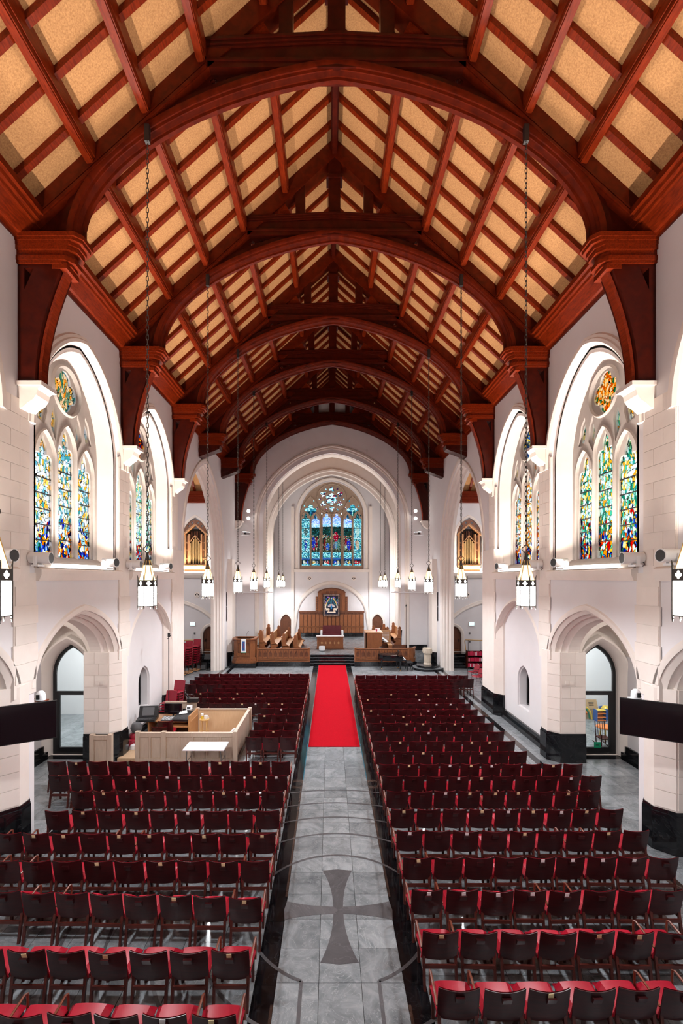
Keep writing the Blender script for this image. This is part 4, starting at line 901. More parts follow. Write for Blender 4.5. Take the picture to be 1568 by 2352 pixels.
# ------------------------------------------------------------------ sill uplights and projector cans
for s in (-1, 1):
    for i in range(4):
        c = wc(i)
        nm = ['behind the viewer', 'beside the viewer', 'under the nearest full stained window', 'under the second stained window'][i]
        t = thing('led_strip', 'glowing light strip on the %s sill %s' % (SIDE[s], nm), 'light strip')
        MB().box(*sorted((s*(W-0.11), s*(W+0.0))), c-1.45, c+1.45, 6.03, 6.13).build('diffuser', m_led, t)  # oversized diffuser; its glow also stands in for the lit sill
        MB().box(*sorted((s*(W-0.13), s*(W+0.06))), c-1.5, c+1.5, 6.015, 6.03).build('housing', m_white, t)
        area('sill_uplight', (s*(W-0.20), c, 6.14), 0.08, 2.9, LED_W, LED_C, (PI, -s*0.16, 0), 2.1)
    for n, (y, az) in enumerate(((5.9, 0.25), (9.05, 0.1), (10.2, -0.15), (13.4, 0.2), (15.05, -0.1), (17.95, 0.2))):
        pos = ['beside the viewer, near end', 'beside the viewer, far end', 'before the nearest stained window', 'past the nearest stained window', 'before the second stained window', 'past the second stained window'][n]
        t = thing('projector_can', 'white cylinder lamp can on the %s ledge %s' % (SIDE[s], pos), 'lamp can', (s*6.56, y, 6.24), PI/2+s*(PI/2)+s*az*0)
        d = Vector((-s*math.cos(az), -math.sin(az), -0.05)).normalized()
        t.rotation_euler = (0, 0, math.atan2(d.y, d.x))
        q = MB(); q.tube([(-.26, 0, 0), (-.25, 0, 0), (.16, 0, -.008), (.17, 0, -.008)], .13, 18, rs=[.11, .125, .135, .135]); q.build('body', m_white, t, True)
        q = MB(); q.tube([(.184, 0, -.008), (.189, 0, -.008)], .118, 18); q.build('mouth', m_black, t)
        q = MB(); q.tube([(.16, 0, -.008), (.185, 0, -.008)], .14, 18); q.build('rim', m_white, t)
        q = MB(); q.box(-.12, -.06, -.16, -.13, -.16, .03); q.box(-.12, -.06, .13, .16, -.16, .03); q.box(-.16, -.02, -.16, .16, -.20, -.16); q.build('yoke', m_plastic, t)
        q = MB(); q.tube([(-.2, .05, -.05), (-.25, .08, -.15), (-.2, .1, -.2)], .012, 5); q.build('cable', m_grey, t)
# ------------------------------------------------------------------ pendant lanterns
HR = 0.185
def hexp(r, z, a0=PI/6*0+PI/2): return [(r*math.cos(a0+k*PI/3), r*math.sin(a0+k*PI/3), z) for k in range(6)]
def make_lantern():
    t = thing('pendant_lantern', 'x', 'lantern', (0, 0, 0), 0, 'hexagonal pendant lanterns on chains')
    lo, mid, top_, ap = hexp(HR, 0.03), hexp(HR, 0.44), hexp(HR, 0.58), hexp(0.055, 1.0)
    for k in range(6):
        l = (k+1) % 6
        q = MB(); q.add([lo[k], lo[l], mid[l], mid[k]], [(0, 1, 2, 3)]); q.build('pane', m_lglass, t)
        q = MB(); q.add([[c*.9 if i < 2 else c for i, c in enumerate(top_[k])], [c*.9 if i < 2 else c for i, c in enumerate(top_[l])], ap[l], ap[k]], [(0, 1, 2, 3)]); q.build('hood_pane', m_ltop, t)
        # pierced band
        a, b_ = Vector(mid[k]), Vector(mid[l]); d = b_-a; L = d.length; d.normalize(); nn = Vector((d.y, -d.x, 0))
        MM = lambda u, v, w, a=a, d=d, nn=nn: tuple(a+d*u+nn*w+Vector((0, 0, v)))
        q = MB(); q.plate([(0, 0), (L, 0), (L, .14), (0, .14)], [foil(L/2, .07, .028, .022, 4, 0, 24)], .003, .010, MM); q.build('band', m_iron, t)
        q = MB(); q.plate(foil(L/2, .07, .028, .022, 4, 0, 24), [], .0015, .004, MM); q.build('band_pane', m_lglass, t)
        q = MB(); p = Vector(lo[k])*1.03
        q.tube([(p.x, p.y, -.05), (p.x*.98, p.y*.98, 0), (p.x, p.y, .03), (p.x, p.y, .62), (p.x*1.05, p.y*1.05, .68)], .011, 5, rs=[.006, .014, .011, .011, .006]); q.build('upright', m_iron, t)
        q = MB(); e = Vector(top_[k])*.92; q.tube([e, ap[k]], .009, 5); q.build('hood_rib', m_brass, t)
    q = MB(); q.tube([Vector(p) for p in lo], .008, 4, closed=True); q.build('base_rim', m_iron, t)
    q = MB(); q.lathe([(0.085, .90), (.05, 1.02), (.03, 1.10), (.028, 1.14), (.012, 1.17)], 6, (0, 0, 0), PI/2); q.build('cap', m_iron, t)
    q = MB()
    P = foil(0, 1.245, .048, .042, 4, 0, 28); q.tube([(u, 0, v) for u, v in P], .011, 5, closed=True); q.build('finial', m_iron, t)
    return t
def chain(L):
    q = MB(); n = int(L/0.105)
    for i in range(n):
        z = 1.33+0.105*i+0.05; a = (i % 2)*PI/2+0.3
        P = []
        for j in range(8):
            t_ = 2*PI*j/8; u, v = .026*math.cos(t_), .066*math.sin(t_); P.append((u*math.cos(a), u*math.sin(a), z+v))
        q.tube(P, .010, 3, closed=True)
    return q
lan = make_lantern(); chains = {}; lans = [lan]+[copy_tree(lan) for _ in range(15)]
LSPOT = [(5.3, 5.32, 13.6, 'over the viewer'), (9.81, 5.16, 15.15, 'hanging from the nearest truss'), (14.65, 5.16, 15.15, 'hanging from the second truss'), (19.45, 5.16, 15.15, 'hanging from the third truss'),
         (23.5, 5.16, 15.15, 'hanging from the fourth truss'), (28.3, 5.16, 15.15, 'hanging from the fifth truss'), (35.0, 5.05, 15.4, 'in the front of the chancel'), (38.0, 5.0, 14.6, 'at the back of the chancel')]
for y, z, zt, wh_ in LSPOT:
    for s in (-1, 1):
        o = lans.pop(0)
        o.location = (s*4.06, y, z); o['label'] = 'iron and opal glass pendant lantern on the %s %s' % (SIDE[s], wh_)
        L = round(zt-z-1.33, 2)
        if L not in chains: chains[L] = chain(L).mesh('chain', m_iron)
        link('chain', chains[L], o)
        if ('hook', L) not in chains: chains[('hook', L)] = MB().box(-.05, .05, -.05, .05, zt-z-.02, zt-z+.34).mesh('hook_plate', m_black)
        link('hook_plate', chains[('hook', L)], o)
        area('lantern_light', (s*4.06, y, z-0.01), 0.26, 0.26, LAN_W, (0.91, 0.95, 1.0), (0, 0, 0), 3.1)
# ------------------------------------------------------------------ nave chairs
def grid(fn, nu, nv, th):
    q = MB(); V = []
    for j in range(nv+1):
        for i in range(nu+1): V.append(fn(-1+2*i/nu, j/nv, 0))
    K = len(V)
    for j in range(nv+1):
        for i in range(nu+1): V.append(fn(-1+2*i/nu, j/nv, th))
    F = []; w = nu+1
    for j in range(nv):
        for i in range(nu): a = j*w+i; F += [(a, a+1, a+w+1, a+w), (K+a, K+a+w, K+a+w+1, K+a+1)]
    for i in range(nu): F += [(i, K+i, K+i+1, i+1), (nv*w+i, nv*w+i+1, K+nv*w+i+1, K+nv*w+i)]
    for j in range(nv): F += [(j*w, (j+1)*w, K+(j+1)*w, K+j*w), (j*w+nu, K+j*w+nu, K+(j+1)*w+nu, (j+1)*w+nu)]
    return q.add(V, F)
def bk(u, v, w):      # back shell: leans back, wings forward, slightly dished top
    hw = 0.250+0.008*math.sin(v*PI)-0.012*(1-v)
    return (u*hw, -0.02-0.11*v+0.045*u*u*(0.4+0.6*v)+w, 0.40+0.425*v+0.012*u*u*v-0.018*(1-u*u)*(1-v))
def pad(u, v, w):
    hw = (0.244+0.020*max(0, 1-v*2.0)); f = 0.052*(1-0.6*v)*math.sqrt(max(0, 1-(2*v-1)**4))*math.sqrt(max(0, 1-u**6)) if w else 0
    x, y, z = bk(u, v, 0); return (u*hw, y+0.014+f+0.02*max(0, 1-v*2.5)*(1 if w else 0), 0.385+0.447*v+0.012*u*u*v)
def seatf(u, v, w):
    x = u*(0.235+0.03*v); e = (1-u**8)*(1-(2*v-1)**8)
    return (x, 0.0+0.46*v, 0.395+0.02*v+(0.075*max(0, e)**0.3+0.015*(1-u*u) if w else 0))
CH_M = {
 'backrest': grid(bk, 8, 6, 0.012), 'back_pad': grid(pad, 8, 8, 1), 'seat': grid(seatf, 8, 8, 1)}
fl_ = MB().hexa([(-.018, -.018, 0), (.018, -.018, 0), (.018, .018, 0), (-.018, .018, 0), (-.022, -.022, .40), (.022, -.022, .40), (.022, .022, .40), (-.022, .022, .40)])
rl_ = MB().hexa([(-.018, -.10, 0), (.018, -.10, 0), (.018, -.06, 0), (-.018, -.06, 0), (-.02, -.01, .44), (.02, -.01, .44), (.02, .03, .44), (-.02, .03, .44)])
CH_M['leg_f'] = fl_; CH_M['leg_r'] = rl_
CH_M['rear_rail'] = MB().box(-.22, .22, -.055, -.025, .285, .335)
CH_M['side_rail'] = MB().box(-.012, .012, 0, .42, .33, .385)
CH_M['pocket'] = MB().hexa([(-.055, -.015, -.05), (.055, -.015, -.05), (.055, .01, -.05), (-.055, .01, -.05), (-.055, -.05, .03), (.055, -.05, .03), (.055, .01, .03), (-.055, .01, .03)])
am = MB()
AP = [(.42, .30), (.44, .50), (.43, .605), (.38, .63), (.1, .60), (-.02, .56)]
V = []
for y, z in AP:
    pass
am.tube([(0, y, z) for y, z in AP], .016, 6); CH_M['arm'] = am
MATS = {'backrest': m_ven, 'back_pad': m_red, 'seat': m_red, 'leg_f': m_leg, 'leg_r': m_leg, 'rear_rail': m_leg, 'side_rail': m_leg, 'pocket': m_ven, 'arm': m_armw}
CME = {k: v.mesh(k, MATS[k], k in ('backrest', 'back_pad', 'seat', 'arm')) for k, v in CH_M.items()}
card_me = {0: MB().hexa([(-.033, -.004, -.02), (.033, -.004, -.02), (.033, 0, -.02), (-.033, 0, -.02), (-.033, -.022, .055), (.033, -.018, .055), (.033, -.014, .055), (-.033, -.018, .055)])}
card_me = {'cream': card_me[0].mesh('card', m_card), 'white': card_me[0].mesh('card', m_cardw)}
ORDN = ['first', 'second', 'third', 'fourth', 'fifth', 'sixth', 'seventh', 'eighth', 'ninth', 'tenth', 'eleventh', 'twelfth', 'thirteenth', 'fourteenth', 'fifteenth', 'sixteenth', 'seventeenth', 'eighteenth', 'nineteenth', 'twentieth', 'twenty-first', 'twenty-second', 'twenty-third']
def chair_parts(arms, arm_sides=(-1, 1)):
    L = [('backrest', 'backrest', (0, 0, 0)), ('back_pad', 'back_pad', (0, 0, 0)), ('seat', 'seat', (0, 0, 0)), ('rear_rail', 'rear_rail', (0, 0, 0)), ('pocket', 'card_pocket', (0, -.105, .735))]
    for sx in (-1, 1):
        L += [('leg_f', 'leg', (sx*.22, .40, 0)), ('leg_r', 'leg', (sx*.225, 0, 0)), ('side_rail', 'side_rail', (sx*.225, 0, 0))]
        if arms: L.append(('arm', 'arm', (sx*.254, 0, 0)))
    return L
mass = MB(); mass_mats = [m_ven, m_red, m_leg, m_armw]; MI = {'backrest': 0, 'pocket': 0, 'back_pad': 1, 'seat': 1, 'leg_f': 2, 'leg_r': 2, 'rear_rail': 2, 'side_rail': 2, 'arm': 3}
n_chair = 0
def chair(x, y, rz, side, row, col, arms, card):
    global n_chair
    M4 = Matrix.Translation((x, y, 0)) @ Matrix.Rotation(rz, 4, 'Z')
    if y > 20.0:
        for key, nm, loc in chair_parts(arms):
            o = CH_M[key]; k = len(mass.v); T4 = M4 @ Matrix.Translation(loc)
            mass.v += [tuple(T4 @ Vector(v)) for v in o.v]
            for f in o.f: mass.f.append([i+k for i in f]); mass.mi.append(MI[key])
        return
    lab = '%s chair from the aisle, %s row from the viewer, %s block, %s' % (ORDN[col], ORDN[row], SIDE[side], 'with wooden arms' if arms else 'red padded')
    t = thing('nave_chair', lab, 'chair', (x, y, 0), rz, 'wood and red vinyl chairs of the %s block' % SIDE[side]); n_chair += 1
    for key, nm, loc in chair_parts(arms): link(nm, CME[key], t).location = loc
    if card:
        o = link('pocket_card', card_me[card]); o.location = M4 @ Vector((RND.uniform(-.02, .02), -.118, .77)); o.rotation_euler = (0, RND.uniform(-.12, .12), rz)
        tag(o, '%s card in the pocket of the %s chair, %s row, %s block' % (card, ORDN[col], ORDN[row], SIDE[side]), 'card', 'cards in the chair pockets')
RY = lambda py: 5229.0/(py-1326)+0.12
RIGHT = [(2280, 6, 0), (2147, 7, 0), (2050, 8, 0), (1973, 9, 0), (1912, 9, 6.14), (1862, 9, 6.17), (1820, 9, 6.18), (1785, 10, 6.68), (1757, 10, 6.60), (1728, 8, 5.52), (1704, 8, 5.5), (1681.6, 8, 5.5), (1662, 8, 5.47), (1645, 8, 5.45),
         (1631, 8, 5.42), (1617, 8, 5.4), (1606, 8, 5.4), (1594, 8, 5.4), (1584.7, 9, 5.55), (1576, 9, 5.75), (1567.6, 9, 5.9), (1560.5, 12, 6.87), (1552.3, 11, 6.84)]
LEFT = [(2340, 6, 0), (2191, 7, 0), (2066.7, 8, 0), (1981, 9, 0), (1917.7, 10, 0), (1865, 9, 6.24), (1820, 9, 6.2), (1783, 11, 7.25), (1751, 12, 7.79), (1695, 3, 2.78), (1679, 3, 2.78), (1661, 3, 2.78), (1643, 3, 2.78), (1628, 3, 2.78),
        (1616, 8, 5.49), (1603.7, 9, 5.97), (1592, 9, 5.98), (1582, 8, 5.4), (1572.7, 11, 6.88), (1563.6, 11, 6.93), (1556, 11, 6.9), (1548.6, 11, 6.87)]
CARDS = {(1, 0): {2: 'cream'}, (1, 1): {0: 'cream', 4: 'cream', 5: 'cream'}, (1, 2): {0: 'white', 1: 'white', 2: 'white', 3: 'white', 4: 'white'}, (1, 3): {0: 'cream', 4: 'white', 5: 'white', 6: 'white', 7: 'white'}, (1, 4): {0: 'white', 2: 'white', 4: 'cream', 7: 'cream'},
         (-1, 1): {0: 'cream', 3: 'cream', 5: 'cream'}, (-1, 2): {0: 'cream', 2: 'cream'}, (-1, 3): {1: 'cream', 3: 'cream', 5: 'cream'}, (-1, 4): {0: 'cream', 2: 'cream', 4: 'cream', 5: 'cream', 7: 'cream', 8: 'cream'}}
for side, rows in ((1, RIGHT), (-1, LEFT)):
    for r, (py, n, xe) in enumerate(rows):
        x0 = 1.14 if side > 0 else 1.20
        p = (xe-x0)/n if xe else 0.547
        y = RY(py)
        mid_arm = RND.choice([4, 5, 6]) if n > 5 else -1
        cs = CARDS.get((side, r))
        for c_ in range(n):
            card = (cs.get(c_) if cs is not None else (RND.choice(['cream', 'cream', 'cream', 'white']) if RND.random() < 0.33 else None))
            arms = c_ == 0 or (r % 2 == 0 and c_ == mid_arm) or (c_ == n-1 and RND.random() < .4)
            chair(side*(x0+p*(c_+.5))+RND.uniform(-.012, .012), y+RND.uniform(-.015, .015)+(0.02*c_ if side < 0 and r == 2 else 0), RND.uniform(-.025, .025), side, r, c_, arms, card)
tag(mass.build('far_chairs', mass_mats, None, True), 'distant rows of dark wood and red chairs filling the front of the nave', 'chairs', kind='stuff')

# ------------------------------------------------------------------ televisions and cameras on the first piers
for s in (-1, 1):
    xr, yr = (5.31, 8.65) if s < 0 else (5.46, 8.85)
    d = Vector((s*1.07, -0.65, 0)).normalized(); ctr = Vector((s*xr, yr, 0))+d*0.63
    t = thing('television', 'large black flat television on an arm from the %s pier' % SIDE[s], 'television', (ctr.x, ctr.y, 2.77), math.atan2(d.y, d.x)+(PI if s < 0 else 0))
    MB().bbox(-.63, .63, -.02, .02, 0, .71, .004).build('housing', m_black, t)
    MB().box(-.618, .618, -.0225, -.02, .015, .697).build('screen', m_screen, t)
    q = MB(); q.box(-.2, .2, .02, .05, .2, .5); q.tube([(0, .05, .35), (s*.25, .25, .35), (s*.35, .62, .35)], .03, 6); q.build('wall_arm', m_black, t)
    t = thing('dome_camera', 'white dome camera sitting above the %s television' % SIDE[s], 'camera', (s*(5.66 if s < 0 else 5.78), 8.72 if s < 0 else 8.86, 3.46))
    q = MB(); q.lathe([(0.0, 0), (.085, 0), (.085, .09), (.07, .14), (.04, .17), (0, .18)], 14); q.build('dome', m_plastic, t, True)
    q = MB(); q.box(-.03, .03, -.10, -.08, .03, .12); q.build('lens', m_black, t)
    q = MB(); q.box(-.1, .1, -.03, .10, -.03, 0); q.tube([(0, .05, -.02), (s*.3, .3, -.05)], .02, 5); q.build('bracket', m_armw if s < 0 else m_plastic, t)
    for n, (y, z) in enumerate(((14.19, 2.52), (14.19, 2.52))):
        x = (7.02 if n == 0 else 7.2)
    t = thing('wall_plate', 'pair of pale electrical plates on the %s pier by the glazed door' % SIDE[s], 'switch plate')
    for x in (7.16, 7.30): MB().box(*sorted((s*(x), s*(x+.11))), 14.175, 14.19, 2.47, 2.58).build('plate', m_stone, t)
# ------------------------------------------------------------------ children's room, right
sg = thing('door_sign', 'green paper sign at the foot of the right glazed door', 'sign', (8.62, 15.0, 0.2))
MB().box(-.11, .11, -.012, -.008, 0, .20).build('sheet', m_green, sg)
MB().box(-.05, .05, -.0135, -.012, .09, .112).build('lettering', m_black, sg)
t = thing('cardboard_box', 'cardboard box with a printed flap in the room behind the right door', 'box', (10.55, 18.9, 0.0))
MB().box(-.26, .26, -.2, .2, .0, .42).build('carton', m_cardb, t); q = MB(); q.hexa([(-.27, -.21, .42), (.27, -.21, .42), (.27, -.19, .42), (-.27, -.19, .42), (-.24, -.12, .78), (.24, -.12, .78), (.24, -.10, .78), (-.24, -.10, .78)]); q.build('flap', m_cardb, t)
for z in (.55, .65): MB().box(-.1, .1, -.19, -.15, z, z+.025).build('lettering', m_black, t)
t = thing('toy_shelf', 'orange toy shelf with blue sides in the room behind the right door', 'shelf', (10.78, 18.5, 0))
for z in (0.02, .15, .30, .42): MB().box(-.17, .17, -.12, .12, z, z+.03).build('shelf_board', m_orange if z < .4 else m_yellow, t)
for x in (-.19, .19): MB().box(x-.015, x+.015, -.13, .13, 0, .46).build('side_panel', m_blue, t)
MB().box(-.17, .17, .10, .12, 0, .44).build('back_panel', m_orange, t)
t = thing('play_gym', 'colourful arched baby toy in the room behind the right door', 'toy', (10.2, 18.6, 0))
for k, m in enumerate((m_yellow, m_green, m_blue)): MB().tube([(-.35+.3*math.cos(PI*i/10)*(1-.15*k)+.35, .1*k, .5*math.sin(PI*i/10)*(1-.12*k)+.03) for i in range(11)], .03, 6).build('arch_bar', m, t, True)
MB().lathe([(0, .18), (.14, .2), (.16, .3), (.1, .38), (0, .4)], 10, (0, .1, 0)).build('toy_panel', m_orange, t, True)
t = thing('storage_tub', 'blue plastic tub of toys in the room behind the right door', 'tub', (11.2, 18.8, 0))
MB().lathe([(.0, 0), (.2, 0), (.26, .42), (.28, .44), (.25, .44), (.19, .02)], 14).build('tub', m_blue, t, True); MB().lathe([(0, .38), (.2, .4), (.12, .5), (0, .52)], 9).build('toys', m_yellow, t, True)
t = thing('activity_table', 'round orange toy table in the room behind the right door', 'table', (9.72, 16.4, 0))
MB().lathe([(0, .40), (.27, .40), (.30, .43), (.27, .47), (0, .47)], 18).build('table_top', m_orange, t, True)
for k in range(3): MB().cyl((.18*math.cos(k*2.1), .18*math.sin(k*2.1), 0), (.15*math.cos(k*2.1), .15*math.sin(k*2.1), .41), .025, 6).build('leg', m_yellow, t)
t = thing('rocking_chair', 'small dark rocking chair just inside the right glazed door', 'chair', (9.25, 15.7, 0))
for x in (-.16, .16):
    MB().tube([(x, -.35+.09*i, .02+.05*((i-4)/4)**2) for i in range(9)], .016, 5).build('rocker', m_dkwood, t); MB().cyl((x, .16, .05), (x, .24, .8), .016, 6).build('back_post', m_dkwood, t); MB().cyl((x, -.15, .05), (x, -.15, .45), .016, 6).build('leg', m_dkwood, t)
MB().box(-.18, .18, -.18, .18, .28, .31).build('seat', m_dkwood, t)
for x in (-.08, 0, .08): MB().cyl((x, .18, .3), (x, .23, .76), .01, 5).build('spindle', m_dkwood, t)
# ------------------------------------------------------------------ sound booth, left
BX0, BX1, BY0, BY1, BZ = -6.24, -3.12, 14.36, 16.95, 0.93
bt = thing('sound_booth', 'pale oak panelled sound booth with low walls beside the left aisle', 'booth')
MB().box(BX0-.6, BX1-.02, BY0+.03, BY1-.02, 0.0, .10).build('platform', m_maplel, bt)
def wallseg(x0, x1, y, n, z1=BZ, name='panel'):
    q = MB(); q.box(x0, x1, y-.02, y+.02, .03, z1-.03)
    q.build('wall_board', m_maplel, bt)
    q = MB(); q.box(x0, x1, y-.05, y+.05, z1-.035, z1); q.build('top_rail', m_maple, bt)
    q = MB(); q.box(x0, x1, y-.05, y, .03, .13); q.box(x0, x1, y-.05, y, z1-.13, z1-.03); q.build('frame_rail', m_maple, bt)
    w = (x1-x0)/n
    for i in range(n+1): MB().box(x0+w*i-.025 if i else x0, x0+w*i+.025 if i < n else x1, y-.049, y, .13, z1-.13).build('stile', m_maple, bt)
    for i in range(n): MB().bbox(x0+w*i+.04, x0+w*(i+1)-.04, y-.028, y, .15, z1-.15, .0).build('panel', m_maple, bt)
wallseg(BX0+.1, -5.42, BY0, 2); wallseg(-5.30, BX1-.02, BY0, 5); wallseg(-7.43, -6.98, 14.10, 1)
for x, y in ((BX0, BY0), (-5.42, BY0), (BX1-.06, BY0), (-7.53, 14.10), (-6.98, 14.10), (BX1-.06, BY1), (-5.12, BY1), (-6.25, BY1)): MB().box(x, x+.13, y-.07, y+.06, 0, BZ+.035).build('post', m_maple, bt)
for x, z1 in ((BX1-.02, BZ),):
    y1 = BY1 if x > -4 else BY0+.7
    MB().box(x-.02, x+.02, BY0+.05, y1, .03, z1-.03).build('wall_board', m_maple, bt); MB().box(x-.05, x+.05, BY0, y1, z1-.035, z1).build('top_rail', m_maple, bt)
MB().box(-5.05, BX1-.05, BY1-.02, BY1+.02, .03, BZ-.03).build('wall_board', m_maplel, bt); MB().box(-5.05, BX1-.05, BY1-.05, BY1+.05, BZ-.035, BZ).build('top_rail', m_maple, bt)
MB().box(-6.2, -5.08, BY1-.02, BY1+.02, .03, 1.18).build('wall_board', m_maple, bt); MB().box(-6.24, -5.02, BY1-.05, BY1+.05, 1.16, 1.20).build('top_rail', m_maple, bt)
dk = thing('console_desk', 'orange-brown wooden desk carrying the mixing consoles in the booth', 'desk')
MB().box(-6.45, -4.98, 15.95, 16.8, .74, .78).build('desk_top', m_oakl, dk); MB().box(-5.06, -5.0, 15.85, 16.85, .1, .98).build('side_panel', m_oakl, dk); MB().box(-6.5, -6.45, 15.95, 16.8, .1, .76).build('side_panel', m_oakl, dk)
MB().box(-6.4, -5.8, 16.0, 16.7, .45, .48).build('shelf', m_oak, dk); MB().box(-5.7, -5.06, 15.9, 16.7, .58, .62).build('shelf', m_oakl, dk); MB().box(-6.4, -5.06, 16.75, 16.8, .1, .74).build('back_panel', m_oakd, dk)
t = thing('lighting_console', 'black lighting console with a tilted screen at the pier end of the booth', 'console', (-6.55, 16.0, .79), .12)
q = MB(); q.plate([(-.2, 0), (.35, .0), (.35, .42), (.28, .42), (.12, .10), (-.2, .06)], [], -.32, .32, lambda u, v, w: (w, u, v)); q.build('body', m_black, t)
q = MB(); q.hexa([(-.2, .125, .14), (.2, .125, .14), (.2, .135, .135), (-.2, .135, .135), (-.2, .265, .39), (.2, .265, .39), (.2, .275, .385), (-.2, .275, .385)]); q.build('screen', m_grey, t)
for j in range(2):
    for i in range(8): MB().box(-.25+.06*i, -.21+.06*i, -.14+.09*j, -.09+.09*j, .06, .09).build('key', m_grey, t)
t = thing('monitor', 'black computer monitor standing behind the small mixer in the booth', 'monitor', (-5.78, 16.45, .78), -.05)
MB().box(-.32, .32, -.015, .015, .10, .48).build('housing', m_black, t); MB().box(-.305, .305, -.018, -.015, .115, .465).build('screen', m_screen, t); MB().box(-.12, .12, -.1, .1, 0, .012).build('base', m_black, t); MB().box(-.03, .03, -.01, .02, 0, .2).build('stand', m_black, t)
t = thing('small_mixer', 'small pale mixer covered in white knobs below the monitor', 'mixer', (-5.78, 16.1, .78))
MB().hexa([(-.27, -.15, 0), (.27, -.15, 0), (.27, .15, 0), (-.27, .15, 0), (-.27, -.15, .04), (.27, -.15, .04), (.27, .15, .10), (-.27, .15, .10)]).build('body', m_grey, t)
for i in range(10):
    for j in range(3): MB().box(-.24+.05*i, -.215+.05*i, -.12+.09*j, -.08+.09*j, .04+.018*j, .07+.02*j).build('knob', m_plastic, t)
t = thing('mixing_console', 'dark blue mixing console with fader rows and papers on it', 'mixer', (-5.33, 16.25, .78), -.1)
MB().hexa([(-.3, -.35, 0), (.28, -.35, 0), (.28, .3, 0), (-.3, .3, 0), (-.3, -.35, .06), (.28, -.35, .06), (.28, .3, .20), (-.3, .3, .20)]).build('body', m_black, t)
for i in range(12): MB().hexa([(-.27+.045*i, -.3, .065), (-.25+.045*i, -.3, .065), (-.25+.045*i, .0, .125), (-.27+.045*i, .0, .125), (-.27+.045*i, -.3, .08), (-.25+.045*i, -.3, .08), (-.25+.045*i, .0, .14), (-.27+.045*i, .0, .14)]).build('fader_strip', m_grey, t)
o = MB().hexa([(-.18, -.02, .15), (.1, .06, .17), (.02, .28, .215), (-.2, .2, .20), (-.18, -.02, .153), (.1, .06, .173), (.02, .28, .218), (-.2, .2, .203)]).build('script_sheet', m_paper); o.location = (-5.33, 16.25, .785); tag(o, 'loose white sheets of paper lying on the mixing console', 'paper')
t = thing('desk_telephone', 'grey desk telephone with small screen behind the mixing console', 'telephone', (-5.28, 16.68, .98)); MB().hexa([(-.1, -.08, 0), (.1, -.08, 0), (.1, .08, 0), (-.1, .08, 0), (-.1, -.08, .03), (.1, -.08, .03), (.1, .08, .14), (-.1, .08, .14)]).build('body', m_plastic, t); MB().box(-.06, .06, -.07, -.05, .04, .10).build('screen', m_grey, t); MB().box(-.25, .0+.02, .05, .09, -.2, 0).build('bracket', m_black, t)
t = thing('amplifier_case', 'black equipment case on the rear booth rail', 'case', (-5.2, 16.9, 1.2)); MB().box(-.2, .2, -.1, .1, 0, .14).build('body', m_black, t); MB().tube([(-.18, 0, .14), (-.2, 0, .2), (-.3, -.02, .34)], .03, 5).build('lamp_arm', m_black, t)
st = thing('bar_stool', 'yellow pine round stool inside the booth by the rear wall', 'stool', (-4.62, 16.3, .1))
MB().lathe([(0, .62), (.16, .62), (.175, .64), (.16, .66), (0, .66)], 18).build('seat', m_pine, st, True)
for k in range(4):
    a = PI/4+k*PI/2; MB().cyl((.18*math.cos(a), .18*math.sin(a), 0), (.11*math.cos(a), .11*math.sin(a), .63), .014, 6).build('leg', m_pine, st)
MB().tube([(.155*math.cos(k*PI/2+PI/4), .155*math.sin(k*PI/2+PI/4), .2) for k in range(4)], .009, 5, closed=True).build('stretcher', m_pine, st)
t = thing('drink_can', 'yellow and white can on the pine stool', 'can', (-4.69, 16.28, .765)); MB().cyl((0, 0, 0), (0, 0, .18), .045, 12).build('can_body', m_yellow, t, True); MB().cyl((0, 0, .12), (0, 0, .185), .046, 12).build('can_top', m_plastic, t, True)
t = thing('white_mug', 'white mug beside the can on the pine stool', 'mug', (-4.56, 16.28, .765)); MB().lathe([(0, 0), (.06, 0), (.07, .11), (.06, .11), (.055, .02)], 14).build('cup', m_plastic, t, True); MB().tube([(.065, 0, .03), (.11, 0, .05), (.065, 0, .09)], .01, 5).build('handle', m_plastic, t)
t = thing('open_carton', 'brown carton with rolled papers in the aisle corner of the booth', 'box', (-3.45, 15.35, .1)); MB().box(-.13, .13, -.2, .2, 0, .42).build('carton', m_cardb, t); MB().cyl((-.05, -.05, .45), (.08, .15, .56), .05, 10).build('paper_roll', m_paper, t); MB().tube([(.15, -.2, .2), (.17, 0, .5), (.2, .1, .55)], .03, 6).build('strap', m_black, t)
# spare red-brown chairs inside the booth
def booth_chair(x, y, rz, lab):
    t = thing('booth_chair', lab, 'chair', (x, y, .1), rz)
    for key, nm, loc in chair_parts(False): link(nm, CME[key], t).location = loc
booth_chair(-5.72, 15.55, .05, 'wooden chair with red pad at the booth desk'); booth_chair(-5.70, 14.95, .03, 'wooden chair with red pad close behind the booth front wall')
t = thing('supply_bag', 'heap of red and white bags on the floor beside the left pier', 'bag', (-6.75, 15.35, 0))
for x, y, z, r, m in ((0, 0, .18, .2, m_red2), (.08, -.15, .1, .14, m_plastic), (-.02, .1, .38, .16, m_red2), (.05, .15, .68, .2, m_grey)): MB().lathe([(0, -r), (r*.75, -r*.7), (r, 0), (r*.7, r*.75), (0, r)], 9, (x, y, z+.03)).build('sack', m, t, True)
ft = thing('folding_table', 'white folding table with grey legs in front of the booth', 'table', (-3.87, 13.76, 0))
MB().bbox(-.61, .61, -.33, .33, .695, .735, .008).build('table_top', m_plastic, ft)
for sx in (-1, 1):
    for sy in (-1, 1): MB().cyl((sx*.52, sy*.26, 0), (sx*.50, sy*.26, .70), .013, 6).build('leg', m_grey, ft)
    MB().cyl((sx*.51, -.26, .35), (sx*.51, .26, .35), .009, 5).build('stretcher', m_grey, ft)
ms = thing('boom_stand', 'tall thin black microphone pole beside the booth', 'stand', (-6.35, 17.6, 0))
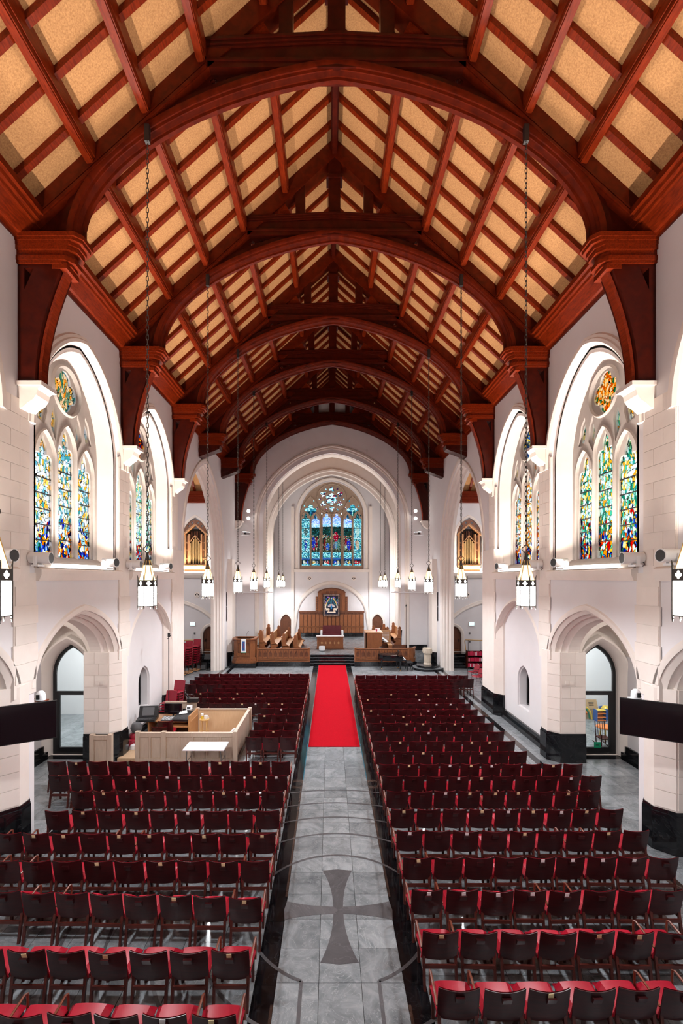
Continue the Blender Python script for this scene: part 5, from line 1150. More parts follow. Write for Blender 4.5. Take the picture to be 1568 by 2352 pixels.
MB().cyl((0, 0, 0), (0, 0, 3.55), .016, 6).build('pole', m_black, ms); MB().lathe([(0, 0), (.2, 0), (.2, .02), (.03, .05), (0, .05)], 14).build('base', m_black, ms); MB().box(-.03, .05, -.03, .03, 3.5, 3.66).build('microphone', m_black, ms); MB().cyl((-.06, 0, 3.42), (.08, 0, 3.56), .012, 5).build('clip', m_black, ms)
# ------------------------------------------------------------------ stacking chairs
def s_back(u, v, w): return (u*.235, -.02-.10*v+.03*u*u+w, .46+.40*v-.02*u*u*v)
def s_seat(u, v, w): return (u*.235, .44*v, .44+.01*v+(.045*max(0, (1-u**8)*(1-(2*v-1)**8))**.3 if w else 0))
SK = {'backrest': grid(s_back, 6, 5, .035).mesh('backrest', m_red2, True), 'seat': grid(s_seat, 6, 6, 1).mesh('seat', m_red2, True)}
q = MB()
SK['side_frame'] = MB().tube([(0, .42, 0), (0, .40, .42), (0, -.02, .44), (0, -.16, 0)], .012, 5).mesh('side_frame', m_dkwood); SK['back_post'] = MB().tube([(0, -.0, .43), (0, -.10, .86)], .012, 5).mesh('back_post', m_dkwood)
def stack(x, y, rz, n, dz, lab, name='stacking_chair'):
    for k in range(n):
        t = thing(name, lab % ('topmost' if k == n-1 else ORDN[k]+' from the bottom'), 'chair', (x-math.sin(rz)*-.02*k, y+.02*k, .09+dz*k), rz, 'stacked red chairs')
        link('backrest', SK['backrest'], t); link('seat', SK['seat'], t)
        for sx in (-1, 1): link('side_frame', SK['side_frame'], t).location = (sx*.245, 0, 0); link('back_post', SK['back_post'], t).location = (sx*.22, 0, 0)
    d = thing('chair_dolly', lab.replace('red stacked chair', 'wheeled dolly').replace(', %s', '') , 'dolly', (x, y, 0), rz); MB().box(-.26, .26, -.2, .42, .05, .09).build('deck', m_oakl, d)
    for sx in (-1, 1):
        for yy in (-.15, .36): MB().cyl((sx*.22-.02, yy, .028), (sx*.22+.02, yy, .028), .028, 8).build('wheel', m_black, d)
stack(-8.95, 26.9, PI-.3, 8, .14, 'red stacked chair in the left transept stack nearest the aisle, %s'); stack(-8.75, 27.7, PI-.2, 8, .14, 'red stacked chair in the middle left transept stack, %s'); stack(-8.5, 28.5, PI-.2, 8, .14, 'red stacked chair in the far left transept stack, %s')
stack(-6.52, 18.25, PI-.25, 4, .10, 'red stacked chair by the left lancet window, %s'); stack(-6.45, 18.95, PI-.25, 6, .11, 'red stacked chair against the far left pier, %s')
def armchair(x, y, rz, lab):
    t = thing('meeting_chair', lab, 'chair', (x, y, 0), rz)
    link('backrest', SK['backrest'], t); link('seat', SK['seat'], t)
    for sx in (-1, 1): link('side_frame', SK['side_frame'], t).location = (sx*.245, 0, 0); MB().tube([(sx*.25, .40, .42), (sx*.27, .42, .62), (sx*.27, .2, .66), (sx*.24, -.04, .62)], .014, 5).build('arm', m_black, t); link('back_post', SK['back_post'], t).location = (sx*.22, 0, 0)
armchair(8.15, 25.9, PI/2+.3, 'red seated armchair with black arms, one farther from the piers in the right transept'); armchair(8.0, 24.7, PI/2+.2, 'red seated armchair with black arms half hidden by the right pier')
t = thing('music_stand', 'black music stand at the foot of the left transept steps', 'stand', (-7.7, 28.4, 0)); MB().cyl((0, 0, 0), (0, 0, .75), .014, 6).build('pole', m_black, t); MB().hexa([(-.26, -.05, .72), (.26, -.05, .72), (.26, -.03, .72), (-.26, -.03, .72), (-.26, .12, 1.02), (.26, .12, 1.02), (.26, .14, 1.02), (-.26, .14, 1.02)]).build('desk', m_black, t)
for k in range(3): MB().cyl((0, 0, .12), (.22*math.cos(k*2.1), .22*math.sin(k*2.1), 0), .01, 5).build('foot', m_black, t)
t = thing('floor_monitor', 'black floor loudspeaker beside the left transept steps', 'loudspeaker', (-8.2, 28.9, 0)); MB().plate([(-.25, 0), (.25, 0), (.2, .38), (-.1, .42)], [], -.3, .3, lambda u, v, w: (w, u, v)).build('cabinet', m_black, t); MB().box(-.25, .25, -.27, -.24, .05, .3).build('grille', m_grey, t)
# book cart
t = thing('book_cart', 'dark wheeled cart of red hymn books below the right transept rail', 'cart', (8.98, 28.95, 0))
for z in (.12, .48, .84): MB().box(-.45, .45, -.16, .16, z, z+.03).build('shelf', m_dkwood, t)
for x in (-.46, .46): MB().box(x-.02, x+.02, -.17, .17, .08, 1.17).build('side_panel', m_dkwood, t)
MB().box(-.45, .45, .14, .16, .1, 1.12).build('back_panel', m_dkwood, t)
for x in (-.4, .4):
    for y in (-.12, .12): MB().cyl((x-.02, y, .04), (x+.02, y, .04), .04, 8).build('wheel', m_black, t)
bkm = [MB().box(-.018, .018, -.1, .08, 0, h).mesh('hymn_book', m) for h, m in ((.22, m_hymn), (.24, m_hymn), (.21, m_red2), (.2, m_cardw))]
for r, z in enumerate((.151, .511, .871)):
    for i in range(20):
        o = link('hymn_book', bkm[RND.choice([0, 0, 0, 1, 1, 2, 2, 3]) if r == 0 else RND.choice([0, 0, 1, 2, 3])]); o.location = (8.98-.41+.043*i, 28.9, z)
        tag(o, 'upright hymn book on the %s shelf of the cart, %s from the aisle end' % (['bottom', 'middle', 'top'][r], ORDN[i]), 'book', 'hymn books on the cart')

# ------------------------------------------------------------------ chancel furniture
def railrun(x0, x1, y, n, lab, name='chancel_rail'):
    t = thing(name, lab, 'rail')
    MB().box(x0, x1, y, y+.06, .30, 1.14).build('backing', m_oakd, t); MB().box(x0-.02, x1+.02, y-.05, y+.11, 1.13, 1.18).build('cap_rail', m_oak, t)  # recess backing in darker oak; shade behind the tracery put into its colour
    for z, d in ((.30, .05), (.40, .04), (.47, .03)): MB().box(x0, x1, y-d, y, z, z+.06).build('base_moulding', m_oak, t)
    w = (x1-x0)/n
    for i in range(n):
        a = x0+w*i; q = MB(); q.plate([(a+.02, .56), (a+w-.02, .56), (a+w-.02, 1.10), (a+.02, 1.10)], [cusped(a+w/2, w*.30, .64, .86, 0)], -.03, .0, XZ(y)); q.build('traceried_panel', m_oak, t)
        MB().box(a-.02, a+.02, y-.045, y, .54, 1.12).build('stile', m_oakd, t)
    for x in (x0, x1): MB().box(x-.05, x+.05, y-.06, y+.10, .30, 1.22).build('post', m_oak, t)
    return t
railrun(-4.85, -1.5, 29.72, 10, 'carved oak chancel rail between the pulpit and the steps')
railrun(1.5, 4.95, 29.72, 10, 'carved oak chancel rail behind the grand piano')
cf2 = MB(); cf2.box(-4.9, -1.45, 29.69, 29.97, 0, .30); cf2.build('plinth', m_granb, cf); MB().box(1.45, 5.5, 29.69, 29.97, 0, .30).build('plinth', m_granb, cf); MB().box(-6.6, -4.88, 29.2, 29.97, 0, .30).build('plinth', m_granb, cf)
t = thing('curved_rail', 'curved carved oak end of the chancel rail by the font', 'rail')
P = [(4.97+.55*math.sin(PI/2*i/5), 29.72+.75*(1-math.cos(PI/2*i/5))) for i in range(6)]
for (a, b_) in zip(P, P[1:]):
    d = Vector((b_[0]-a[0], b_[1]-a[1])).normalized(); n2 = (-d.y*.06, d.x*.06)
    q = MB(); q.plate([a, b_, (b_[0]+n2[0], b_[1]+n2[1]), (a[0]+n2[0], a[1]+n2[1])], [], .30, 1.14, XY()); q.build('panel', m_oak, t)
    q = MB(); q.plate([(a[0]-n2[0]*.7, a[1]-n2[1]*.7), (b_[0]-n2[0]*.7, b_[1]-n2[1]*.7), (b_[0]+n2[0]*1.5, b_[1]+n2[1]*1.5), (a[0]+n2[0]*1.5, a[1]+n2[1]*1.5)], [], 1.13, 1.20, XY()); q.build('cap_rail', m_oak, t)
    q = MB(); q.plate([(a[0]-n2[0]*.6, a[1]-n2[1]*.6), (b_[0]-n2[0]*.6, b_[1]-n2[1]*.6), b_, a], [], .30, .54, XY()); q.build('base_moulding', m_oak, t)
# pulpit
pu = thing('pulpit', 'carved oak pulpit with canted front at the left of the chancel', 'pulpit', (-5.68, 29.75, 0.3))
def canted(hw, f, d): return [(-hw, d), (-hw, -f*.35), (-hw*.62, -f), (hw*.62, -f), (hw, -f*.35), (hw, d)]
for hw, f, z0, z1, m in ((.80, .52, 0, .12, m_oak), (.76, .48, .12, .22, m_oak), (.72, .44, .22, .32, m_oak)): MB().plate(canted(hw, f, .8), [], z0, z1, XY()).build('base_moulding', m, pu)
o_, i_ = canted(.68, .40, .8), canted(.60, .32, .74)
MB().plate(o_, [i_], .32, 1.48, XY()).build('body', m_oak, pu); MB().plate(canted(.60, .32, .74), [], .55, .60, XY()).build('floor_board', m_oakd, pu)
MB().plate(canted(.78, .50, .82), [i_], 1.48, 1.56, XY()).build('cornice', m_oak, pu); MB().plate(canted(.73, .45, .81), [i_], 1.40, 1.48, XY()).build('cornice', m_oakd, pu)
for x in (-.26, 0, .26):
    q = MB(); q.plate([(x-.115, .62), (x+.115, .62), (x+.115, 1.30), (x-.115, 1.30)], [cusped(x, .085, .70, 1.08, 0)], -.03, 0, XZ(-.40)); q.build('traceried_panel', m_oakd, pu)
    q = MB(); q.box(x-.13, x+.13, -.50, -.40, .48, .53); q.box(x-.11, x+.11, -.46, -.40, .53, .66); q.build('corbel_shelf', m_oak, pu)
for x in (-.40, .40): MB().lathe([(.035, .34), (.035, 1.38), (.05, 1.40)], 8, (x, -.39, 0)).build('colonnette', m_oak, pu)
fa = thing('pulpit_fall', 'white cloth with a blue panel hanging over the pulpit front', 'cloth', (-5.66, 29.2, 1.30))
MB().hexa([(-.16, -.012, -.30), (.16, -.012, -.30), (.16, 0, -.30), (-.16, 0, -.30), (-.16, -.012, .565), (.16, -.012, .565), (.16, 0, .565), (-.16, 0, .565)]).build('cloth', m_plastic, fa)
MB().box(-.085, .085, -.016, -.012, -.20, .40).build('blue_panel', mat('blue_cloth', (.02, .10, .32), .8), fa); MB().tube([(-.03, -.017, .3), (.03, -.017, .22), (-.02, -.017, .1), (.03, -.017, -.05)], .014, 4).build('emblem', m_red2, fa)
MB().box(-.15, .15, -.018, -.0, -.325, -.30).build('fringe', m_green, fa)
mc = thing('gooseneck_microphone', 'thin black gooseneck microphone rising from the pulpit', 'microphone', (-5.55, 29.5, 1.86)); MB().tube([(0, 0, 0), (.02, 0, .25), (.12, -.05, .42)], .008, 5).build('neck', m_black, mc); MB().cyl((.12, -.05, .42), (.17, -.08, .48), .016, 6).build('capsule', m_black, mc)
# choir stalls
EP = [(0, 0), (0, 1.02), (.04, 1.10), (.02, 1.18), (.09, 1.28), (.13, 1.32), (.17, 1.28), (.24, 1.18), (.22, 1.10), (.26, 1.0), (.25, .78), (.30, .58), (.42, .47), (.52, .44), (.55, .36), (.50, .30), (.40, .26), (.44, .12), (.52, .05), (.52, 0)]
def stall(x, y0, y1, z, s, lab):
    t = thing('choir_stall', lab, 'pew', (x, 0, z), 0, 'oak choir stalls in the chancel'); f = -s   # faces the centre
    for y in (y0, y1-.07):
        e = MB(); e.plate([(f*u, v) for u, v in EP], [], 0, .07, XZ(y)); en = e.build('bench_end', m_oak, t)
        q = MB(); q.plate(foil(f*.13, 1.22, .05, .045, 4, 0, 24), [], -.02, .09, XZ(y)); q.build('poppyhead', m_oak, en)
    MB().box(*sorted((f*.05, f*.48)), y0, y1, .40, .44).build('seat', m_oakl, t)
    q = MB(); q.hexa([(f*.02, y0, .1), (f*.06, y0, .1), (f*.06, y1, .1), (f*.02, y1, .1), (f*-.04, y0, 1.02), (f*0.0, y0, 1.02), (f*0.0, y1, 1.02), (f*-.04, y1, 1.02)]); q.build('backrest', m_oakl, t)
    MB().box(*sorted((f*-.06, f*.04)), y0, y1, 1.0, 1.05).build('top_rail', m_oakl, t)
tiers = MB()
for k, (x, z) in enumerate(((-4.95, .95), (-4.18, .83), (-3.40, .71), (-2.62, .60))):
    stall(x, 30.9, 34.9, z, -1, 'oak choir stall left of the carpet, %s from the centre' % ORDN[3-k])
    if z > .6: tiers.box(x-.3, -2.9 if z < .8 else x+.62, 30.7, 35.2, .6, z)
for k, (x, z) in enumerate(((5.0, .95), (4.25, .83), (3.42, .71))):
    y0 = (32.9, 33.9, 34.2)[k]; stall(x, y0, 36.2, z, 1, 'oak choir stall behind the organ console, %s from the centre' % ORDN[2-k]); tiers.box(x-.6, x+.3, y0-.2, 36.4, .6, z)
tiers.build('stall_tier', m_oakd, cf)
# organ console
oc = thing('organ_console', 'oak organ console with stacked keyboards and stop jamb right of the steps', 'organ console', (2.95, 31.6, .6))
q = MB(); q.plate([(-.62, 0), (.28, 0), (.28, .28), (.42, .46), (.52, .52), (.52, 1.30), (-.62, 1.36)], [], 0, .06, XZ(0)); q.build('side_panel', m_oak, oc)
q = MB(); q.plate([(-.62, 0), (.28, 0), (.28, .28), (.42, .46), (.52, .52), (1.28, .52), (1.28, 1.40), (-.62, 1.42)], [], 0, .06, XZ(1.35)); q.build('side_panel', m_oakl, oc)
for a, b_, z0, z1 in ((-.56, -.36, .10, 1.22), (-.30, -.08, .10, 1.22), (.0, .44, .60, 1.20), (.0, .2, .10, .52)): MB().box(a, b_, -.015, 0, z0, z1).build('panel', m_oak, oc)
MB().box(-.62, -.56, 0, 1.4, 0, 1.36).build('back_panel', m_oak, oc); MB().box(-.66, .56, -.04, 1.44, 1.36, 1.40).build('lid', m_oakl, oc)
for k in range(4):
    MB().box(.30+.13*k-.3*0, .56+.13*k, .10, 1.3, .98-.09*k, 1.01-.09*k).build('manual', m_plastic, oc); MB().box(.28+.13*k, .42+.13*k, .10, 1.3, 1.01-.09*k, 1.025-.09*k).build('sharps', m_black, oc)
MB().box(.62, 1.22, 1.33, 1.35, .66, 1.36).build('stop_jamb', m_oakl, oc)
for i in range(6):
    for j in range(7): MB().box(.68+.085*i, .72+.085*i, 1.30, 1.33, .72+.088*j, .755+.088*j).build('stop_knob', m_plastic, oc)
MB().box(.35, 1.15, .1, 1.3, .02, .10).build('pedal_board', m_oakd, oc)
t = thing('organ_bench', 'oak organ bench drawn up to the console', 'bench', (4.05, 31.75, .6)); MB().box(-.16, .16, 0, 1.15, .46, .52).build('seat', m_oakl, t); MB().box(-.14, .14, .03, .09, 0, .46).build('end_panel', m_oak, t); MB().box(-.14, .14, 1.06, 1.12, 0, .46).build('end_panel', m_oak, t); MB().box(-.03, .03, .09, 1.06, .12, .2).build('stretcher', m_oak, t)
o = MB().hexa([(-.16, 0, 0), (.16, 0, 0), (.16, .02, 0), (-.16, .02, 0), (-.16, .1, .24), (.16, .1, .24), (.16, .12, .24), (-.16, .12, .24)]).build('open_hymnal', m_cardw); o.location = (3.2, 31.9, 2.0); tag(o, 'open music book on top of the organ console', 'book'); MB().box(-.14, -.05, -.004, 0, .03, .2).build('red_page', m_hymn, o)
# communion table, bowl, bench
t = thing('communion_table', 'carved oak communion table with a white cloth over the steps', 'table', (-.13, 33.4, .6))
MB().box(-.95, .95, -.35, .35, .05, .86).build('body', m_oak, t); MB().box(-1.0, 1.0, -.4, .4, .86, .92).build('table_top', m_oak, t); MB().box(-.98, .98, -.38, .38, .0, .06).build('plinth', m_oakd, t)
for x in (-.62, 0, .62): q = MB(); q.plate([(x-.27, .12), (x+.27, .12), (x+.27, .80), (x-.27, .80)], [[(x-.2, .2), (x+.2, .2), (x+.2, .72), (x-.2, .72)]], -.025, 0, XZ(-.35)); q.build('carved_panel', m_oak, t)
for k in range(5): MB().plate(foil(-.6+.3*k, .46, .05, .04, 4, 0, 20), [], -.02, 0, XZ(-.35)).build('carving', m_oakl, t)
q = MB(); q.box(-1.01, 1.01, -.36, .36, .92, .928); q.box(-1.02, -1.005, -.36, .36, .42, .928); q.box(1.005, 1.02, -.36, .36, .42, .928); o = q.build('table_cloth', m_plastic); o.location = (-.13, 33.4, .6); tag(o, 'white linen cloth hanging over both ends of the communion table', 'cloth')
t = thing('crystal_bowl', 'frosted white singing bowl on the floor before the communion table', 'bowl', (-.70, 32.2, .6)); MB().lathe([(0, 0), (.12, .0), (.19, .05), (.22, .14), (.22, .34), (.205, .34), (.205, .14), (.1, .03)], 20).build('bowl_body', m_plastic, t, True)
t = thing('clergy_bench', 'dark red upholstered bench with white ends before the reredos', 'bench', (.02, 38.6, .6))
MB().box(-.78, .78, .18, .3, .0, 1.12).build('backrest', m_dwine, t); MB().box(-.78, .78, -.35, .2, .30, .48).build('seat', m_dwine, t); MB().box(-.76, .76, -.33, .2, 0, .30).build('base', m_oakd, t)
for x in (-.88, .88): MB().box(x-.08, x+.08, -.4, .3, 0, .72).build('end_block', m_plastic, t)
# reredos
rr = thing('reredos', 'tall oak panelled reredos with an arched centre on the end wall', 'reredos', (0, 39.95, 0))
MB().box(-2.82, 2.82, 0, .2, .6, .92).build('plinth', m_granb, rr); MB().box(-2.82, 2.82, .04, .2, .92, 2.72).build('backing', m_oakd, rr); MB().box(-2.86, 2.86, -.05, .2, 2.72, 2.84).build('frieze', m_oakd, rr); MB().box(-2.84, 2.84, -.03, .1, 1.42, 1.50).build('middle_rail', m_oak, rr)  # dark backing colours in the shade of the gaps between panels
for k in range(16):
    a = -2.80+.35*k; MB().box(a+.03, a+.32, .0, .04, .96, 1.40).build('panel', m_oak, rr); MB().box(a+.03, a+.32, .0, .04, 1.54, 2.55).build('panel', m_oak, rr); MB().plate(circ(a+.175, 2.62, .06, 10), [], -.03, .04, XZ()).build('boss', m_oakd, rr)
q = MB(); q.plate([(-1.40, 2.84), (1.40, 2.84), (1.40, 4.12), (1.20, 4.12), (1.20, 4.45)]+list(reversed(arch(0, 1.20, 4.45, .42, 8, k=.2)))[1:-1]+[(-1.20, 4.45), (-1.20, 4.12), (-1.40, 4.12)], [], -.02, .2, XZ()); q.build('arched_panel', m_oak, rr)
q = MB(); q.sweep(arch(0, 1.16, 4.42, .40, 8, k=.2), [(0, -.02), (0, -.10), (.08, -.10), (.08, -.02)], XZ()); q.build('arch_cornice', m_oakd, rr)
for s in (-1, 1):
    MB().box(*sorted((s*1.22, s*1.38)), -.06, 0, 2.84, 4.12).build('buttress', m_oakd, rr)
    for k in range(6): MB().plate(foil(s*1.30, 3.0+.19*k, .03, .035, 4, 0, 16), [], -.085, -.05, XZ()).build('carving', m_oak, rr)
    MB().box(*sorted((s*.86, s*.92)), -.05, 0, 2.84, 4.4).build('stile', m_oak, rr)
for x in (-.35, 0, .35): MB().box(x-.14, x+.14, -.045, -.02, 4.40, 4.62).build('panel', m_oakd, rr)
tp = thing('tapestry', 'framed dark blue tapestry with gold lyre and peacock fan on the reredos', 'tapestry', (-.02, 39.86, 2.40))
MB().plate([(-.74, 0), (.74, 0), (.74, 1.96), (-.74, 1.96)], [[(-.70, .04), (.70, .04), (.70, 1.92), (-.70, 1.92)]], -.04, .04, XZ()).build('frame', m_black, tp)
def tcol(a, t):
    x, y = (a-.5)*1.4, t*1.88
    bx = min(a, 1-a)*1.4; by = min(t, 1-t)*1.88
    if min(bx, by) < .12: return RND.choice([(150,130,120), (95,75,70), (190,150,120), (110,60,60), (120,110,100)])
    for (cx, cy, rx, ry, c) in ((0, .74, .075, .16, (0,130,200)), (0, .92, .03, .1, (10,90,150)), (-.28, 1.62, .06, .05, (170,110,220)), (.22, 1.6, .07, .06, (150,100,210)), (.5, 1.15, .06, .06, (150,110,200)), (-.5, 1.2, .05, .05, (170,90,210)), (0, 1.52, .06, .06, (220,230,245)), (-.35, 1.25, .05, .05, (225,225,225))):
        if ((x-cx)/rx)**2+((y-cy)/ry)**2 < 1: return c
    r = math.hypot(x, (y-.70)); th = math.atan2(x, y-.70)
    if y < .6 and abs(abs(x)-.18-(.6-y)*.3) < .05 and y > .36: return (235,205,170)
    if .28 < y < .36 and abs(x) < .36: return (240,225,205)
    xl = .16+.34*math.sin(max(0, min(1, (1.55-y)/1.0))*PI*.62) if y > .62 else 0
    if y > .62 and y < 1.6 and abs(abs(x)-xl) < .045: return (235,195,110) if y > 1 else (245,230,205)
    if .5 < y < .66 and abs(abs(x)-.33) < .16: return (245,230,210)
    if abs(th) < 1.25 and .14 < r < .34: return RND.choice([(225,225,230), (200,190,190), (180,120,110), (230,230,235)])
    if abs(th) < 1.1 and r < .95 and int((th+2)*7) % 2 == 0: return RND.choice([(40,110,130), (60,140,130), (50,90,160)])
    return RND.choice([(18,22,48), (14,18,40), (22,28,58)])
mosaic('weaving', [(-.70, .04), (.70, 1.92)], tcol, tp, XZ(), -.01, .03, paint_attr('tapestry_weave'), 1.0)
# grand piano
pn = thing('grand_piano', 'black grand piano with open music desk before the right chancel rail', 'piano', (3.62, 28.75, 0))
PO = [(-.72, .34), (-.74, .16), (-.66, -.10), (-.48, -.28), (-.2, -.36), (.05, -.42), (.3, -.52), (.52, -.58), (.74, -.58), (.74, .62), (.3, .62), (-.3, .56), (-.6, .48)]
MB().plate(PO, [], .62, .92, XY()).build('case', m_gloss, pn); MB().plate([(x*1.01, y*1.01) for x, y in PO if x < .56]+[], [], .93, .955, XY()).build('lid', m_gloss, pn)
MB().box(.74, .95, -.58, .62, .62, .70).build('key_bed', m_gloss, pn); MB().box(.75, .92, -.50, .54, .70, .722).build('keyboard', m_plastic, pn)
for i in range(15): MB().box(.75, .85, -.48+.068*i, -.46+.068*i, .722, .735).build('sharp', m_black, pn)
MB().hexa([(.40, -.35, .955), (.44, -.35, .955), (.44, .35, .955), (.40, .35, .955), (.55, -.35, 1.18), (.58, -.35, 1.18), (.58, .35, 1.18), (.55, .35, 1.18)]).build('music_desk', m_gloss, pn)
for x, y in ((-.5, .12), (.6, -.45), (.6, .5)):
    MB().lathe([(.03, .06), (.045, .2), (.06, .5), (.075, .62)], 8, (x, y, 0)).build('leg', m_gloss, pn); MB().cyl((x-.015, y, .04), (x+.015, y, .04), .04, 8).build('caster', m_brass, pn)
MB().box(.40, .46, -.02, .14, .14, .62).build('pedal_lyre', m_gloss, pn)
for y in (0, .06, .12): MB().box(.44, .56, y-.012, y+.012, .10, .12).build('pedal', m_brass, pn)
t = thing('piano_bench', 'black padded piano bench beside the grand piano', 'bench', (4.82, 28.75, 0)); MB().bbox(-.19, .19, -.36, .36, .42, .52, .02).build('seat', m_black, t)
for x in (-.15, .15):
    for y in (-.32, .32): MB().box(x-.025, x+.025, y-.025, y+.025, 0, .42).build('leg', m_gloss, t)
# font
fs = thing('font_step', 'octagonal black granite step under the baptismal font', 'step', (6.02, 28.95, 0)); MB().lathe([(.0, 0), (1.0, 0), (1.0, .14), (.0, .14)], 8, a0=PI/8).build('lower_step', m_granb, fs); MB().lathe([(0, .14), (.74, .14), (.74, .28), (0, .28)], 8, a0=PI/8).build('upper_step', m_granb, fs); MB().lathe([(.96, .14), (.99, .14), (.99, .146), (.96, .146)], 8, a0=PI/8).build('nosing', m_slate, fs)
ft = thing('baptismal_font', 'octagonal carved limestone font on a dark step by the crossing pier', 'font', (6.02, 28.95, .28))
MB().lathe([(.25, 0), (.25, .06), (.22, .10), (.20, .14), (.20, .62), (.24, .68)], 8, a0=PI/8).build('shaft', m_font, ft); MB().lathe([(.24, .68), (.30, .74), (.30, 1.0), (.31, 1.03), (.26, 1.03), (.24, .92), (0, .90)], 8, a0=PI/8).build('bowl', m_font, ft)
for k in range(8):
    a = k*PI/4; MB().box(-.03, .03, -.02, .02, .16, .60).xf(Matrix.Rotation(a, 4, 'Z') @ Matrix.Translation((0, -.19, 0))).build('colonnette', m_font, ft); MB().plate(foil(0, .87, .04, .04, 4, 0, 16), [], -.02, 0, XZ(-.285)).xf(Matrix.Rotation(a, 4, 'Z')).build('quatrefoil', m_font, ft)
# ------------------------------------------------------------------ organ cases
def organ_case(lab, loc, rz, sc=1.0):
    t = thing('organ_case', lab, 'organ', loc, rz, 'carved oak organ cases'); t.scale = (sc, sc, sc)
    MB().box(-.72, .72, -.02, .3, 0, .10).build('sill', m_oakl, t); MB().box(-.70, .70, -.10, .3, -.38, -.1).build('apron', m_oakl, t); MB().box(-.74, .74, -.16, .3, -.1, 0).build('ledge', m_oakl, t)  # lighter oak carries the uplight's brightness in the case colour
    MB().box(-.70, .70, .26, .32, .1, 2.5).build('back_board', m_dark, t)
    for x in (-.68, -.42, .42, .68): MB().box(x-.05, x+.05, -.04, .28, .1, 2.12).build('post', m_oakl, t)
    for x in (-.55, .55):
        for z in (.45, 1.05, 1.55): MB().sweep(circ(x, z, .055, 12), [(0, -.02), (.02, -.02), (.02, .02), (0, .02)], XZ(0), closed=True).build('roundel', m_oakl, t)
        MB().box(x-.02, x+.02, -.01, .02, .1, 2.05).build('mullion', m_oak, t)
    for s in (-1, 1):
        q = MB(); q.plate([(s*.80, 2.02), (0, 2.72), (0, 2.86), (s*.80, 2.16)], [], -.12, .28, XZ(0)); q.build('gable_rail', m_oakl, t)
        q = MB(); q.plate([(s*.72, 2.22), (0, 2.86), (0, 3.14), (s*.36, 2.98), (s*.72, 2.55)], [foil(s*.2, 2.9, .04, .04, 4, 0, 16), foil(s*.45, 2.68, .04, .04, 4, 0, 16)], 0, .1, XZ(0)); q.build('cresting', m_oak, t)
        for x, z in ((.74, 2.75), (.5, 3.05)): MB().lathe([(.03, 0), (.03, .4), (.05, .42), (.0, .6)], 6, (s*x, .05, z-.45)).build('pinnacle', m_oak, t)
        q = MB(); q.plate([(s*.38, 1.62), (0, 2.08), (0, 2.0), (s*.38, 1.55)], [], -.06, -.02, XZ(0)); q.build('pipe_shade', m_oakl, t)
    for i, x in enumerate((-.33, -.22, -.11, 0, .11, .22, .33)):
        h = 1.5+.45*(1-abs(x)/.33); mo = .42+.16*(1-abs(x)/.33)
        q = MB(); q.lathe([(.015, .12), (.045, mo), (.045, h), (.0, h+.01)], 10, (x, .02, 0)); q.build('pipe', m_pipe, t, True)
        MB().cyl((x, .2, 1.6), (x, .2, 2.35), .025, 6).build('inner_pipe', m_oakd, t)
for s in (-1, 1):
    organ_case('gabled oak organ case with gilt pipes high in the %s transept' % SIDE[s], (s*9.28, TE+.02, 6.6), 0)
    organ_case('narrow oak organ case on the %s chancel side wall' % SIDE[s], (s*5.30, 35.0, 6.9), -s*PI/2, 1.0)
    q = thing('case_bracket', 'carved oak corbel under the %s chancel organ case' % SIDE[s], 'corbel'); MB().plate([(s*5.6, 6.5), (s*5.10, 6.5), (s*5.12, 6.3), (s*5.3, 5.95), (s*5.5, 5.6), (s*5.6, 5.55)], [], -.35, .35, XZ(35.0)).build('bracket_body', m_oak, q)
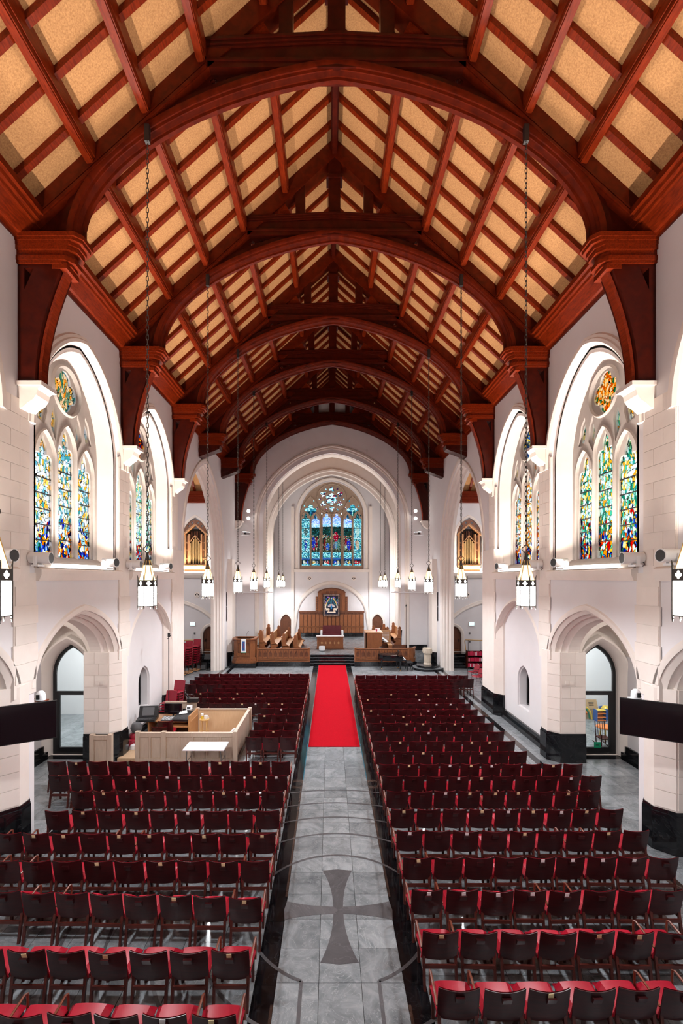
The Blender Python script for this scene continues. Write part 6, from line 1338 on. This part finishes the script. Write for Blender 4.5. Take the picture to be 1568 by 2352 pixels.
# ------------------------------------------------------------------ loudspeakers, projectors, lamps at the crossing
for s in (-1, 1):
    t = thing('line_speaker', 'tall pale column loudspeaker on the %s crossing pier' % SIDE[s], 'loudspeaker', (s*7.0, 29.70, 2.95))
    for k in range(2): MB().bbox(-.15, .15, -.14, .14, k*.97, k*.97+.93, .01).build('cabinet', mat('speaker_grey_%d%d' % (s+1, k), (.62, .64, .68), .5), t)
    MB().box(-.05, .05, .13, .2, .3, 1.6).build('bracket', m_grey, t)
    t = thing('video_projector', 'white video projector bracketed beside the chancel arch on the %s' % SIDE[s], 'projector', (s*6.1, 32.2, 8.75), -s*.5)
    MB().bbox(-.28, .28, -.25, .25, 0, .24, .03).build('housing', m_plastic, t); MB().cyl((s*.1, -.25, .12), (s*.1, -.31, .12), .08, 12).build('lens', m_black, t); MB().box(-.04, .04, .2, .75, .1, .16).build('arm', m_plastic, t)
    for k in range(5): MB().box(-.22, .22, -.254, -.25, .03+.04*k, .045+.04*k).build('vent_slot', m_grey, t)
    t = thing('light_bar', 'slender white bar with small fittings across the %s side of the chancel arch' % SIDE[s], 'bar', (0, 0, 0))
    MB().box(*sorted((s*4.15, s*7.3)), 32.16, 32.24, 4.70, 4.78).build('bar', m_plastic, t)
    for x in (4.4, 5.0, 5.6, 6.2, 6.8): MB().box(*sorted((s*x, s*(x+.16))), 32.17, 32.23, 4.78, 4.83).build('fitting', m_white, t)
    t = thing('flood_lamp', 'pair of glaring flood lamps high on the %s of the chancel arch' % SIDE[s], 'lamp', (s*5.95, 32.5, 10.0))
    for k, z in enumerate((0, .52)):
        MB().lathe([(0, -.1), (.1, -.08), (.13, .0), (.13, .05)], 14).xf(Matrix.Translation((0, .1, z)) @ Matrix.Rotation(PI/2, 4, 'X')).build('housing', m_white, t); MB().lathe([(0, -.05), (.07, -.04), (.1, 0), (.07, .04), (0, .05)], 12, (0, .02, z)).build('lens', m_bulb, t, True)
    spot('flood_light', (s*5.95, 32.3, 10.0), (s*2.2, 26.0, 0), 1400, (.95, .97, 1.0), 1.25)
    spot('flood_light', (s*5.95, 32.3, 10.5), (-s*2.0, 37.0, 2.0), 10, (1, .95, .9), 1.6)
    lo = thing('led_strip', 'added light strip brightening the %s chancel wall' % SIDE[s], 'light strip'); MB().box(*sorted((s*5.5, s*5.58)), 34.0, 38.0, 5.2, 5.26).build('diffuser', m_led, lo)  # strip and its uplight added to brighten the chancel walls
    area('added_chancel_uplight', (s*5.3, 36.0, 5.4), .12, 3.8, 200, (1.0, .95, .9), (PI, -s*.25, 0), 2.2)
    area('added_bar_uplight', (s*5.7, 32.2, 4.86), 3.0, .10, 40, (1.0, .93, .88), (PI, 0, 0), 2.3)  # uplight added above the bar to lift the wall over the arch
t = thing('candle_stand', 'tall thin dark processional staff beside the right choir stall', 'staff', (5.28, 32.6, .6)); MB().cyl((0, 0, 0), (0, 0, 3.1), .014, 6).build('staff', m_dkwood, t); MB().lathe([(0, 3.1), (.05, 3.14), (.03, 3.22), (0, 3.3)], 8).build('head', m_black, t); MB().lathe([(0, 0), (.15, 0), (.15, .03), (.02, .06)], 10).build('base', m_black, t)
